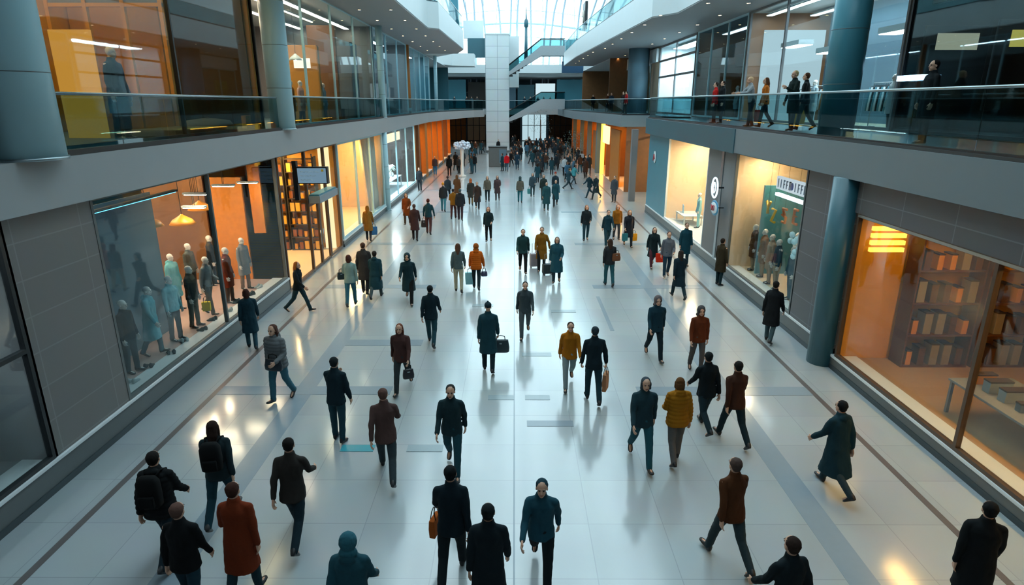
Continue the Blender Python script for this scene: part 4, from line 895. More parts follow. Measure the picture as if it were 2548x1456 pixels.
put('n3', 966, 1185, 'person in brown coat striding in the left foreground, legs apart', 10, 'stride', ('jacket', '#4f3a36'), '#2c373b', ('short', '#5a4038'), h=1.8)
put('n4', 1128, 1172, 'person in dark jacket with brown scarf walking toward the viewer left of centre', 180, 'walk_a', ('jacket', '#1c3136'), '#1f434d', ('short', '#2a2a2a'), h=1.78)
put('n5', 1128, 1440, 'broad man in navy jacket in the near foreground with an orange bag', 0, 'walk_b', ('jacket', '#0f1e25'), '#121c20', ('short', '#101416'), h=1.84)
tote('slim orange bag in the left hand of the broad man in navy', P['n5'][1]['AL'] + Vector((-.05, 0, -.02)), '#a8521c', 1.3, .26, .3, .1)
put('n6', 1218, 1560, 'person in black coat at the bottom, just right of the broad man in navy', 0, 'step_a', ('coat', '#111c21'), '#14262c', ('short', '#141a1c'), h=1.8)
put('n7', 1345, 1440, 'person in dark teal jacket with wide stride at the bottom right of the centre line', 175, 'stride', ('jacket', '#1d4552'), '#121a1e', ('short', '#1f3a44'), h=1.76)
put('n8', 890, 1625, 'person in teal padded coat cut by the bottom edge left of centre', 0, 'walk_a', ('long', '#1f4650'), '#1a2c31', ('hood', '#2a5a66'), h=1.74)
put('r1', 1415, 962, 'person in mustard yellow coat walking right of the centre line', 180, 'walk_b', ('jacket', '#a2620f'), '#7f8d90', ('short', '#3a2c24'), h=1.68)
put('r2', 1474, 1000, 'person in black jacket with a tan tote bag right of the mustard yellow coat', 0, 'carry', ('jacket', '#14242a'), '#1a343c', ('short', '#28343a'), h=1.78)
tote('tan tote bag hanging beside the person in the black jacket', P['r2'][1]['AR'], '#b9825c', 1.2, .3, .42, .1)
put('r3', 1592, 1152, 'person in dark teal jacket walking beside the yellow puffer in the right foreground', 180, 'walk_a', ('jacket', '#20383f'), '#22505c', ('bob', '#37424a'), h=1.8)
put('r4', 1676, 1150, 'person in yellow ochre puffer jacket in the right foreground', 5, 'step_b', ('puffer', '#95600f'), '#5c5856', ('bob', '#5a3a1c'), h=1.7)
put('r5', 1748, 1068, 'person in black jacket in the pair on the right foreground', 10, 'walk_b', ('jacket', '#10191d'), '#1b2d33', ('short', '#151a1c'), h=1.74)
put('r6', 1818, 1100, 'person in dark brown jacket in the pair on the right foreground', 10, 'walk_a', ('jacket', '#3a2218'), '#16282e', ('short', '#1a1816'), h=1.76)
put('r7', 1626, 892, 'man in navy jacket and grey hood walking on the right of the floor', 182, 'walk_a', ('jacket', '#173541'), '#12242c', ('hood', '#63595a'), h=1.76)
put('r8', 1730, 925, 'person in rust brown jacket walking past the mannequin window', 178, 'step_a', ('jacket', '#5a2a14'), '#4d4a4a', ('hood', '#4a4748'), h=1.7)
put('r9', 1657, 690, 'person in grey sleeves, brown vest and navy trousers in the right group', 178, 'step_b', ('jacket', '#5a5f68'), '#1b3444', ('short', '#5a2f20'), h=1.76)
put('r10', 1622, 665, 'person in black coat with bare legs carrying a red shopping bag', 180, 'walk_b', ('coat', '#142428'), '#4a2730', ('long', '#4a2a20'), h=1.7)
tote('bright red shopping bag held on the right of the black coat', P['r10'][1]['AL'], '#c22a12', .1, .36, .36)
put('r11', 1701, 662, 'person in teal coat at the back of the right group', 180, 'stand', ('coat', '#123c48'), '#1a343c', ('short', '#4a3024'), h=1.78)
put('r12', 1686, 742, 'person in navy coat at the front of the right group', 5, 'walk_a', ('coat', '#12262f'), '#1a2e36', ('long', '#2c2420'), h=1.72)
put('r13', 1562, 614, 'woman in black coat with long auburn hair and a yellow bag', 180, 'walk_a', ('coat', '#20222a'), '#1c2024', ('long', '#8a4d18'), h=1.76)
tote('rounded yellow shopping bag beside the woman with auburn hair', P['r13'][1]['AL'] + Vector((.05, 0, 0)), '#d08a12', .3, .3, .34)
tote('teal shopping bag on the left of the woman with auburn hair', P['r13'][1]['AR'], '#2a6a72', .3, .26, .34)
put('r14', 1533, 598, 'person in mustard brown jacket with a pale stripe beside the auburn haired woman', 180, 'step_a', ('jacket', '#8a5512'), '#3c3c40', ('long', '#8a4a18'), h=1.72)
put('r15', 1510, 612, 'person in dark teal jacket left of the mustard brown jacket', 182, 'walk_b', ('jacket', '#173540'), '#1c3c46', ('short', '#20292c'), h=1.74)
put('r16', 1514, 712, 'person in teal jeans with a brown bag over the shoulder on the right', 5, 'step_a', ('jacket', '#26282b'), '#24525c', ('long', '#3a2820'), h=1.74)
handbag('brown leather shoulder bag on the person in teal jeans', P['r16'][2] + Vector((.22, -.05, .05)), '#6a3a16', .3, .34, .28, .16)
put('r17', 1457, 600, 'person in black coat with a brown scarf walking alone right of centre', 180, 'step_b', ('jacket', '#1b2428'), '#1f3c46', ('long', '#7a4418'), h=1.74)
put('r18', 1788, 709, 'person in olive brown coat standing close to the mannequin window', -60, 'stand', ('coat', '#2e2618'), '#152a30', ('short', '#241a14'), h=1.74)
put('r19', 1912, 852, 'person in black coat at the near end of the mannequin window', -40, 'step_a', ('coat', '#12161a'), '#3a5058', ('short', '#1a1614'), h=1.76)
put('r20', 2065, 1220, 'person in dark teal coat on the right walkway by the orange window', 20, 'walk_b', ('long', '#17323a'), '#2b3b40', ('short', '#151515'), h=1.74)
put('r21', 2392, 1545, 'person in black coat at the bottom right corner', -20, 'step_a', ('coat', '#0e1214'), '#16262c', ('short', '#101010'), h=1.76)
put('r22', 1805, 1400, 'person in rust brown jacket low in the right foreground', 15, 'walk_a', ('jacket', '#4c2a14'), '#2e3c40', ('short', '#4a3a34'), h=1.76)
put('r23', 1935, 1640, 'person in black jacket cut by the bottom edge on the right', 15, 'walk_b', ('jacket', '#101a1e'), '#141c20', ('short', '#2a1c16'), h=1.76)
put('f1', 562, 1290, 'person with black backpack walking upper left of the rust jacket', 10, 'walk_b', ('jacket', '#1d2c30'), '#16333c', ('long', '#2a1c16'), h=1.78)
backpack('black backpack on the person above the rust jacket', P['f1'][3], '#0d0f10')
put('f2', 425, 1388, 'broad person in black with a large black backpack at the lower left', 5, 'walk_a', ('puffer', '#0f1214'), '#14242b', ('short', '#1a1513'), h=1.8)
backpack('large black backpack on the broad person at the lower left', P['f2'][3], '#0a0b0c')
put('f3', 618, 1490, 'person in rust red jacket in the lower left foreground', 0, 'step_b', ('coat', '#6e2a10'), '#20353c', ('short', '#3a2018'), h=1.78)
put('f4', 488, 1540, 'person in black jacket left of the rust red jacket', 0, 'step_a', ('jacket', '#0d0f11'), '#1b3540', ('short', '#5a4038'), h=1.72)
put('f5', 742, 1340, 'person in dark jacket walking right of the rust red jacket', 5, 'stride', ('jacket', '#2b2724'), '#15252c', ('short', '#1a1614'), h=1.8)
put('f6', 20, 1760, 'dark haired person cut off at the bottom left corner', 0, 'stand', ('jacket', '#14161c'), '#14161c', ('long', '#2e1c12'), h=1.74)
# middle distance, left
put('g1', 1034, 599, 'person in dark maroon brown coat among the left middle group', 2, 'step_a', ('coat', '#3f2827'), '#2e2a2c', ('short', '#4a3430'), h=1.76)
put('g2', 1068, 583, 'man in teal sweater and brown trousers carrying a black bag', 0, 'carry', ('sweater', '#173942'), '#4a2c2c', ('short', '#4a2018'), h=1.8)
handbag('black holdall carried by the man in the teal sweater', P['g2'][1]['AL'], '#1c1a20', .1, .3, .36, .16)
put('g3', 1014, 560, 'person in rusty orange coat by the orange column', 180, 'step_b', ('coat', '#6b3410'), '#3a2a20', ('long', '#5a2c10'), h=1.72)
put('g4', 919, 600, 'woman in tan coat with a blue bag beside the amber window', 5, 'step_a', ('coat', '#8a5f24'), '#2a2e34', ('long', '#8a5a1c'), h=1.7)
tote('blue shopping bag held by the woman in the tan coat', P['g4'][1]['AR'], '#3c6f9a', .5, .3, .4)
put('g5', 1045, 476, 'person in charcoal jacket standing right of the orange column', 170, 'stand', ('jacket', '#23282d'), '#23282d', ('short', '#3a3430'), h=1.76)
put('g6', 1146, 549, 'person in black jacket at the front of the cluster below the blossom tree', 0, 'step_a', ('puffer', '#23252a'), '#3a2c34', ('short', '#3c4c50'), h=1.78)
put('g7', 1129, 545, 'person in mustard jacket half hidden in the cluster below the blossom tree', 0, 'step_b', ('jacket', '#7d5214'), '#4a2a2a', ('short', '#2c2220'), h=1.72)
put('g8', 1104, 527, 'person in charcoal jacket and pale jeans left of the cluster below the blossom tree', 0, 'step_a', ('jacket', '#26282b'), '#3c7684', ('beanie', '#b87a1e'), h=1.74)
put('g9', 1115, 500, 'person in dark grey jacket behind the one in pale jeans', 0, 'walk_b', ('jacket', '#272e33'), '#22282c', ('short', '#3a2a28'), h=1.72)
put('g10', 1138, 500, 'person in brown coat just left of the blossom tree trunk', 0, 'step_b', ('coat', '#5e3a20'), '#3c2a22', ('long', '#5e3a20'), h=1.74)
put('g11', 1172, 511, 'person in dark coat with an orange hood right of the blossom tree trunk', 0, 'step_a', ('coat', '#33322f'), '#6a5030', ('hood', '#a85a34'), h=1.7)
put('g12', 1188, 521, 'person in long dark brown coat right of the orange hood', 180, 'walk_a', ('coat', '#3a2c28'), '#24262c', ('short', '#4a3a34'), h=1.76)
put('g13', 1213, 503, 'person in taupe jacket and black skirt in the middle distance row', 180, 'step_a', ('jacket', '#5d554a'), '#1f2a2e', ('long', '#3a302a'), h=1.72)
put('g14', 1238, 500, 'person in maroon grey coat at the right end of the middle distance row', 180, 'step_b', ('coat', '#4a3a3c'), '#3a3436', ('long', '#4a3030'), h=1.7)
put('g15', 1294, 505, 'person in taupe coat and teal trousers alone on the pale middle floor', 0, 'step_a', ('jacket', '#57534a'), '#226069', ('hood', '#34484c'), h=1.72)
put('g16', 1325, 491, 'person in pale and navy jacket with a small teal bag on the middle floor', 180, 'step_b', ('puffer', '#34464e'), '#3c4c50', ('long', '#5a4434'), h=1.68)
tote('small teal bag held by the person in the pale and navy jacket', P['g16'][1]['AR'], '#4c8a8a', .1, .28, .36)
put('g17', 1359, 525, 'person in long dark teal coat leading the group right of the middle', 180, 'step_a', ('long', '#20474e'), '#1c3c42', ('short', '#20383c'), h=1.76)
put('g18', 1382, 514, 'person in teal knee length coat beside the long dark teal coat', 178, 'walk_b', ('coat', '#1c444f'), '#22282c', ('short', '#203c44'), h=1.76)
put('g19', 1352, 500, 'person in dark olive jacket behind the long dark teal coat', 180, 'step_b', ('jacket', '#26302e'), '#26302e', ('long', '#2e2a24'), h=1.76)
put('g20', 1381, 492, 'person in navy jacket with a red beanie in the group right of the middle', 180, 'step_a', ('jacket', '#1e2c34'), '#1e2c34', ('beanie', '#8a2a20'), h=1.76)
put('g21', 1414, 472, 'person striding in dark jacket away from the group right of the middle', -60, 'stride', ('jacket', '#203840'), '#22343a', ('short', '#5a4428'), h=1.72)
put('g22', 1428, 459, 'small person in light teal jacket beside the striding figure', -50, 'walk_a', ('jacket', '#3f858c'), '#2a3a40', ('short', '#2a2420'), h=1.6)
put('g23', 1466, 491, 'person in black striding in front of the yellow light strip', 130, 'stride', ('jacket', '#16303a'), '#16303a', ('short', '#1a1a1a'), h=1.74)
put('g24', 1482, 496, 'person in charcoal coat next to the striding person in black', 140, 'walk_b', ('coat', '#1f2c30'), '#1f2c30', ('short', '#8a8a84'), h=1.74)
put('g25', 1527, 503, 'person in grey coat standing by the orange timber screen', 150, 'stand', ('coat', '#40444a'), '#33353a', ('short', '#40444a'), h=1.74)
put('g26', 1083, 436, 'person in brown jacket and bright blue jeans in front of the far left shops', 180, 'stand', ('jacket', '#4a3c3c'), '#2c6c96', ('short', '#7a5a30'), h=1.72)
put('g27', 1261, 427, 'person in bright red jacket next to the grey kiosk', 0, 'step_a', ('puffer', '#b3121a'), '#2a4a5a', ('short', '#1f2c34'), h=1.72)
put('g28', 1287, 423, 'person in long black coat right of the red jacket', 180, 'step_b', ('coat', '#173040'), '#173040', ('short', '#a8a49a'), h=1.74)
put('g29', 1240, 381, 'person in black at the foot of the tall pillar', 180, 'stand', ('coat', '#14181c'), '#14181c', ('short', '#14181c'), h=1.76, group='people on the concourse')
put('g30', 1250, 426, 'person in dark teal coat leaning at the grey kiosk', 60, 'stand', ('coat', '#17343c'), '#17343c', ('short', '#2a2420'), h=1.7)
# distant crowd: left lane, right mass
taken = [(r[0].location.x, r[0].location.y) for r in P.values()] + [(-1.75, 66.5), (-2.25, 87), (3.7, 90), tuple(at(1151, 440).xy)]
cols = [('dark navy', '#16242e'), ('black', '#121416'), ('dark teal', '#1b3c45'), ('charcoal grey', '#2c3033'), ('slate blue', '#34566b'), ('dark brown', '#3a281f'), ('light grey', '#9aa2a6')]
wts = [6, 5, 5, 4, 2, 2, 1.2]
styles = ['jacket', 'coat', 'puffer']; fposes = ['walk_a', 'walk_b', 'step_a', 'step_b', 'stand']
def crowd(n, area, place, gname):
    c = 0; t = 0
    while c < n and t < 4000:
        t += 1; x, y = area()
        if any((x - a) ** 2 + (y - b) ** 2 < .75 for a, b in taken): continue
        taken.append((x, y)); i = rnd.choices(range(7), wts)[0]; nm, cc = cols[i]; s = rnd.choice(styles)
        person('distant shopper in a %s %s %s' % (nm, {'puffer': 'padded jacket'}.get(s, s), place), (x, y, 0), rnd.choice((0, 180, 180, 10, 170, 90)) + rnd.uniform(-20, 20), rnd.choice(fposes), (s, cc), rnd.choice((BLK, '#1c2c34', '#24444f', '#2a2c30')), (rnd.choice(('short', 'short', 'long', 'hood')), rnd.choice(('#1c1714', '#2c1f18', '#4a3020'))), h=rnd.uniform(1.58, 1.84), lo=True, skin=rnd.choice((0, 0, 1, 2)), group='%s %ss %s' % (nm, s, gname))
        c += 1
def tri(a, b, p=1.0): return a + (b - a) * rnd.random() ** p
crowd(14, lambda: (rnd.uniform(-6.2, -3.4), rnd.uniform(55, 84)), 'far left of the pillar', 'left of the pillar')
crowd(74, lambda: (rnd.uniform(1.8, 7.2), tri(52, 98, .8)), 'in the packed crowd at far right', 'in the far right crowd')
crowd(14, lambda: (rnd.uniform(-.4, 2.6), rnd.uniform(66, 98)), 'just right of the far pillar', 'right of the pillar')
# people on the upper right walkway and the far bridge
u = Z2
put('u1', (9.20, 28.67), None, 'person in black with a red jacket open at the upstairs balustrade', 95, 'stand', ('coat', '#15191c'), '#15191c', ('short', '#1c1714'), z=u, h=1.78, lo=False, group='people upstairs')
put('u2', (8.90, 28.70), None, 'person in bright red jacket behind the upstairs balustrade', 80, 'stand', ('jacket', '#a31510'), '#161a1c', ('short', '#2c1f18'), z=u, h=1.72, lo=False, group='people upstairs')
put('u3', (8.78, 23.92), None, 'person in pale grey top leaning on the upstairs balustrade', 90, 'lean', ('sweater', '#8a8f92'), '#22303a', ('short', '#c2a07a'), z=u, h=1.76, lo=False, group='people upstairs')
put('u4', (9.20, 23.71), None, 'person in orange jacket with a red bag upstairs', 80, 'carry', ('jacket', '#a85a14'), '#152024', ('long', '#4a2a14'), z=u, h=1.74, lo=False, group='people upstairs')
tote('red bag held by the person in the orange jacket upstairs', P['u4'][1]['AR'], '#a82414', .4, .3, .42)
put('u5', (9.00, 20.85), None, 'tall person in dark green coat upstairs, left of the one with the yellow bag', 100, 'phone', ('coat', '#10201f'), '#18303a', ('short', '#a8926a'), z=u, h=1.84, lo=False, group='people upstairs')
put('u6', (9.60, 21.36), None, 'person in black jacket upstairs carrying a yellow bag beside the teal column', 60, 'carry', ('jacket', '#0f1517'), '#2a3c3c', ('short', '#4a3020'), z=u, h=1.8, lo=False, group='people upstairs')
tote('large yellow shopping bag carried upstairs beside the teal column', P['u6'][1]['AR'], '#a8822c', .5, .46, .46)
put('u7', (9.20, 14.39), None, 'dark silhouetted person behind the balustrade at the right edge upstairs', 90, 'stand', ('coat', '#101619'), '#101619', ('short', '#101010'), z=u, h=1.76, lo=False, group='people upstairs')
for i, (px, py, c, lb) in enumerate(((1562, 285, '#8f1414', 'person in red jacket before the fat grey column upstairs'), (1548, 283, '#2a1c1c', 'person in dark maroon jacket left of the red jacket upstairs'), (1500, 278, '#1c2c3a', 'person in navy jacket in front of the yellow poster upstairs'), (1432, 272, '#14181c', 'person in black at the start of the far right walkway upstairs'), (1487, 280, '#5a3420', 'person in brown jacket leaning near the yellow poster upstairs'))):
    l = at(px, py, u); l = Vector((min(max(l.x, 8.8 if i < 2 else 8.2), 9.0), min(l.y, 74), u)) if False else Vector((9.0, {0: 52.0, 1: 53.4, 2: 60, 3: 74, 4: 62.5}[i], u))
    person(lb, l, 100 + i * 30, 'stand', ('jacket', c), '#1c2428', ('short', '#1c1714'), h=1.72, lo=True, group='people upstairs')
for i in range(9):
    x = (-9, -7.2, -6.5, -5.6, 1.5, 2.4, 3.5, 4.4, 5.4)[i]
    person('tiny dark figure on the far bridge upstairs ' + ('left of the pillar' if x < 0 else 'between the escalators'), (x, 96.5 + (i % 3) * .7, u), 180, 'stand', (styles[i % 3], cols[i % 4][1]), BLK, ('short', '#1c1714'), h=1.7, lo=True, group='figures on the far bridge ' + ('left' if x < 0 else 'right'))
# ---------- shop window mannequins ----------
def dummy(label, loc, face, pose, top, leg, group='mannequins in the windows', **k): return person(label, loc, face, pose, top, leg, ('bald', ''), group=group, dummy=True, **k)
zp = .56
for y, x, f, ps, tp_, lg, lb in (
    (13.0, -8.75, 265, 'stand', ('jacket', '#14282e'), '#1c3a44', 'mannequin in dark teal jacket nearest the left end of the clothes window'),
    (14.0, -8.8, 280, 'step_a', ('long', '#5a98a4'), '#2b5a66', 'mannequin in pale aqua long coat in the left clothes window'),
    (15.0, -8.8, 255, 'stand', ('jacket', '#6fa8b0'), '#4a4f52', 'mannequin in light aqua jacket and grey trousers in the left clothes window'),
    (16.0, -8.8, 270, 'stand', ('jacket', '#2a2420'), '#5a605c', 'mannequin in brown black jacket with a yellow bag in the left clothes window'),
    (17.0, -8.85, 262, 'step_b', ('sweater', '#6a7276'), '#50504c', 'mannequin in light grey sweater in the left clothes window'),
    (18.2, -8.8, 275, 'stand', ('coat', '#5c2110'), '#4a3a34', 'mannequin in rust brown fur coat in the left clothes window'),
    (19.6, -8.9, 250, 'stand', ('coat', '#6f7378'), '#6a5a50', 'mannequin in grey coat by the right end of the left clothes window'),
    (15.4, -10.4, 270, 'stand', ('jacket', '#12181a'), '#1c3038', 'mannequin in black jacket on the back row of the left clothes window'),
    (16.6, -10.2, 270, 'stand', ('coat', '#111a1e'), '#12181a', 'mannequin in long black coat on the back row of the left clothes window'),
    (17.5, -10.1, 260, 'stand', ('long', '#5a9ca8'), '#2a4a52', 'mannequin in aqua coat on the back row of the left clothes window'),
    (18.9, -10.3, 262, 'stand', ('jacket', '#4c4f4a'), '#3a3836', 'mannequin in taupe jacket on the back row of the left clothes window'),
    (20.1, -10.2, 290, 'stand', ('jacket', '#15202a'), '#1c2c38', 'mannequin in dark navy jacket on the back row of the left clothes window')):
    dummy(lb, (x, y, zp if x > -10 else .53), f, ps, tp_, lg)
tote('yellow bag hanging from a mannequin in the left clothes window', (-8.6, 16.3, 1.35), '#d8b81c', .3, .22, .26)
for y, x, c, t_, lb in ((17.9, 8.75, '#8fa3ac', 'jacket', 'pale grey jacket'), (18.8, 8.75, '#24424e', 'jacket', 'dark teal jacket'), (19.6, 9.5, '#4f8f9c', 'long', 'aqua long coat'), (19.8, 8.7, '#1f3a48', 'sweater', 'navy sweater'), (20.6, 8.8, '#8b7b6c', 'coat', 'taupe coat'), (20.9, 9.8, '#c3ccd0', 'coat', 'white coat'), (21.5, 8.9, '#6b4a2a', 'coat', 'brown coat'), (22.4, 8.9, '#4a2f1c', 'coat', 'dark brown coat')):
    dummy('mannequin in %s in the right window under the letter sign' % lb, (x, y, .48), 90, 'stand', (t_, c), '#8c7a66' if y > 19.7 else '#24424e')
dummy('mannequin in blue denim outfit in the amber window on the left', (-9.3, 31.8, .31), 265, 'stand', ('jacket', '#5f6f7c'), '#2f5f7c')
dummy('mannequin in dark jacket with ochre skirt in the bright cream window', (9.0, 28.4, .48), 95, 'stand', ('jacket', '#2a241e'), '#a8701c')
dummy('mannequin in aqua outfit in the bright cream window', (9.2, 30.6, .48), 85, 'stand', ('sweater', '#7fb8c4'), '#7fb8c4')
dummy('mannequin in white dress behind the aqua one in the bright cream window', (10.2, 31.8, .48), 90, 'stand', ('coat', '#c9c4bc'), '#c9c4bc')
dummy('tall dark mannequin in the golden upstairs shop', (-9.35, 15.2, Z2 + .03), 265, 'stand', ('coat', '#12110f'), '#262a2c', h=2.08)
dummy('mannequin in brown coat behind the dark one in the golden upstairs shop', (-10.3, 16.9, Z2 + .03), 275, 'stand', ('coat', '#4a3210'), '#3a2a12', h=1.8)
for y, c, lb in ((24.4, '#c49a62', 'sand'), (26.0, '#8a4c14', 'rust'), (27.2, '#b58a7c', 'rose'), (30.4, '#6f8a94', 'pale blue')):
    dummy('mannequin in %s coat in the brown furniture shop upstairs' % lb, (-9.0, y, Z2 + .03), 265, 'stand', ('coat', c), '#3a3c3e')
for y, c, lb in ((20.9, '#c9ced0', 'white'), (23.8, '#1c2426', 'black'), (26.4, '#94a4ac', 'pale grey'), (35.5, '#b9c4c8', 'silver'), (38, '#1a3c48', 'deep teal')):
    dummy('mannequin in %s coat in the right upper shop window' % lb, (12.2, y, Z2 + .03), 90, 'stand', ('coat', c), '#2a3c44')
# ---------- fittings and goods inside the shops ----------
def shelf(label, x0, x1, y0, y1, z0, h, m, n=4, face='x+'):
    t = thing('shelf_unit', label, 'shelf', ((x0 + x1) / 2, (y0 + y1) / 2, z0)); a, b = (x1 - x0) / 2, (y1 - y0) / 2
    MB().box(-a, a, -b, -b + .04, 0, h).build('side', m, t); MB().box(-a, a, b - .04, b, 0, h).build('side', m, t)
    for k in range(n + 1): MB().box(-a, a, -b + .04, b - .04, h * k / n * .97, h * k / n * .97 + .03).build('board', m, t)
    return t, [(z0 + h * k / n * .97 + .03) for k in range(n)], h / n * .97 - .06
def goods(label, x, ys, zs, hh, cols_, group, d=.16, name='boxed_goods', cat='box'):
    protos = []
    for i, c in enumerate(cols_):
        t = thing(name, label, cat, (x, ys[0], zs[0]), 0, group); w = .13 + .03 * i
        MB().box(-d / 2, d / 2, -w / 2, w / 2, 0, hh * (.5 + .12 * i)).build('carton', mat('goods ' + c, c, .5), t, .008)
        MB().box(-d / 2 - .006, d / 2 + .006, -w / 2 - .004, w / 2 + .004, hh * (.5 + .12 * i), hh * (.5 + .12 * i) + .03).build('lid', mat('goods lid', '#3a2c20', .5), t); protos.append(t)
    used = [False] * len(protos); q = 0
    for z in zs:
        for y in ys:
            q += 1; i = (q * 7 + int(y * 3)) % len(protos)
            if not used[i]: protos[i].location = (x, y, z); used[i] = True
            else: copy_thing(protos[i], (x, y, z))
    for u_, p in zip(used, protos):
        if not u_:
            for c in list(p.children): bpy.data.objects.remove(c)
            bpy.data.objects.remove(p)
def goods_x(label, xs, y, zs, hh, cols_, group, d=.16, name='boxed_goods', cat='box'):
    protos = []
    for i, c in enumerate(cols_):
        t = thing(name, label, cat, (xs[i], y, zs[0]), 0, group); w = .13 + .03 * i
        MB().box(-w / 2, w / 2, -d / 2, d / 2, 0, hh * (.5 + .12 * i)).build('carton', mat('goods ' + c, c, .5), t, .008)
        MB().box(-w / 2 - .004, w / 2 + .004, -d / 2 - .006, d / 2 + .006, hh * (.5 + .12 * i), hh * (.5 + .12 * i) + .03).build('lid', mat('goods lid', '#3a2c20', .5), t); protos.append(t)
    q = 0
    for z in zs:
        for x in xs:
            q += 1
            if z == zs[0] and xs.index(x) < len(protos): continue
            copy_thing(protos[(q * 7 + int(x * 5)) % len(protos)], (x, y, z))
# amber goods shop behind the glass doors
for k, (x, y) in enumerate(((-9.5, 27.7), (-10.9, 27.7), (-12.3, 27.7))):
    nm = ['dark shelf unit of amber goods nearest the light column', 'middle dark shelf unit of amber goods', 'dark shelf unit of amber goods deepest in the shop'][k]
    t = thing('shelf_unit', nm, 'shelf', (x, y, .03)); h = 4.2; n = 7
    for sx in (-.66, .62): MB().box(sx, sx + .04, -.2, .2, 0, h).build('side', M_dk, t)
    for q in range(n + 1): MB().box(-.62, .62, -.2, .2, h * q / n * .97, h * q / n * .97 + .03).build('board', M_dk, t)
    goods_x('small carton on the shelves of the amber goods shop', [x - .5 + .25 * i for i in range(5)], y - .03, [.03 + h * q / n * .97 + .03 for q in range(n)], h / n * .97 - .06, ['#d99a24', '#8a4c14', '#e8b850'], 'cartons in the amber goods shop')
# low table with white vases in the white display shop (left, beside orange column)
def table(label, x, y, z, a, b, h, m, name='display_table'):
    t = thing(name, label, 'table', (x, y, z)); MB().box(-a, a, -b, b, h - .05, h).build('tabletop', m, t, .01)
    for sx in (-1, 1):
        for sy in (-1, 1): MB().box(sx * (a - .06) - .03, sx * (a - .06) + .03, sy * (b - .06) - .03, sy * (b - .06) + .03, 0, h - .05).build('leg', m, t)
    return t
table('long white display table in the shop beside the orange column', -9.4, 45, .31, .6, 3.6, .8, M_white)
vq = None
for i in range(9):
    l = (-9.4 + (i % 2) * .3 - .15, 42 + i * .75, 1.11)
    if vq is None:
        vq = thing('vase', 'white vase with pale flowers on the long white display table', 'vase', l, 0, 'vases on the white display table')
        MB().lathe([(.06, 0), (.11, .12), (.09, .25), (.045, .33), (.055, .36)], n=16).build('vessel', M_white, vq)
        f = MB(); q = random.Random(5)
        for _ in range(22): f.ell((q.uniform(-.2, .2), q.uniform(-.2, .2), q.uniform(.5, .85)), (.07, .07, .06), 7, 4)
        f.build('flowers', mat('pale flowers', '#b9c4bd', .7, var=.25), vq); s = MB()
        for _ in range(6): s.tube([(0, 0, .3), (q.uniform(-.14, .14), q.uniform(-.14, .14), .62)], .006, 5)
        s.build('stems', mat('green stem', '#4a5a3c', .7), vq)
    else: copy_thing(vq, l, i * .7)
# pendant lamps
def pendant(label, x, y, ztop, drop, m, r=.28, group=None):
    t = thing('pendant_lamp', label, 'lamp', (x, y, ztop), 0, group); MB().tube([(0, 0, 0), (0, 0, -drop)], .01, 6).build('cord', M_dark, t)
    MB().lathe([(.03, -drop), (.06, -drop - .03), (r * .75, -drop - .16), (r, -drop - .28), (r * .97, -drop - .28), (r * .7, -drop - .15), (.04, -drop - .05)], n=24).build('lamp_shade', m, t)
    MB().ell((0, 0, -drop - .2), (.08, .08, .08), 12, 8).build('bulb', emit('bulb', '#ffe2b8', 25), t); return t
for i, (y, x) in enumerate(((16.2, -9.75), (17.6, -9.6), (18.9, -9.7))): pendant(['amber glass pendant lamp nearest the backdrop in the left clothes window', 'amber glass pendant lamp in the middle of the left clothes window', 'amber glass pendant lamp nearest the entrance in the left clothes window'][i], x, y, Z1 - .06, 1.1 + .2 * (i % 2), mat('amber shade', '#e08a14', .4), .36)
for i, (y, x) in enumerate(((22.9, -9.6), (28.8, -9.6))): pendant(['white pendant lamp beside the pale column in the furniture shop', 'white pendant lamp at the middle of the furniture shop'][i], x, y, Z3 - .06, 2.2, M_white, .3)
pendant('dark pendant lamp hanging in the bright cream window', 9.3, 28.2, Z1 - .06, .5, M_dark, .2)
# low shoes / small props on the display platform floor
sq_ = None
for i in range(10):
    l = (-8.45 - .1 * (i % 2), 12.4 + i * .82, .65)
    t = thing('shoe_pair', 'pair of dark shoes on the pink floor of the left clothes window', 'shoes', l, .3 * i, 'shoes in the left clothes window')
    for s in (-1, 1): c = part('shoe', cached('shoe', shoe_mesh), t, [cloth('#1c2a30' if i % 3 else '#9aa4a6')]); c.location = (s * .06, 0, 0)
# clothing rails
def rail(label, x, y, z, L, cols_, ry=math.pi / 2):
    t = thing('clothes_rail', label, 'clothes rail', (x, y, z)); m = MB()
    MB().tube([(0, -L / 2, 0), (0, -L / 2, 1.55), (0, L / 2, 1.55), (0, L / 2, 0)], .018, 8).build('frame', M_steel, t); MB().box(-.25, .25, -L / 2 - .03, -L / 2 + .03, 0, .03).build('foot', M_steel, t); MB().box(-.25, .25, L / 2 - .03, L / 2 + .03, 0, .03).build('foot', M_steel, t)
    n = int(L / .13)
    for i in range(n):
        g_ = thing('hanging_garment', 'garment hanging on ' + label, 'clothing', (x, y - L / 2 + .1 + i * .13, z + 1.52), 0, 'garments on ' + label); c = cols_[i % len(cols_)]
        MB().loft([[(-.20, -.035, -.12), (.20, -.035, -.12), (.20, .035, -.12), (-.20, .035, -.12)], [(-.24, -.04, -.6), (.24, -.04, -.6), (.24, .04, -.6), (-.24, .04, -.6)], [(-.25, -.05, -.95), (.25, -.05, -.95), (.25, .05, -.95), (-.25, .05, -.95)]]).build('cloth', cloth(c), g_)
        MB().tube([(-.19, 0, -.12), (0, 0, -.04), (.19, 0, -.12)], .008, 5).tube([(0, 0, -.05), (0, 0, .02), (0, .02, .035)], .005, 5).build('hanger', M_dark, g_)
rail('the clothes rail at the back of the left clothes shop', -12.3, 15, .53, 2.6, ['#1c2c34', '#3a2c24', '#5a6a70'])
rail('the clothes rail in the right upper shop', 13.2, 22.5, Z2 + .03, 2.8, ['#1c2426', '#c9ced0', '#4f7f8c'])
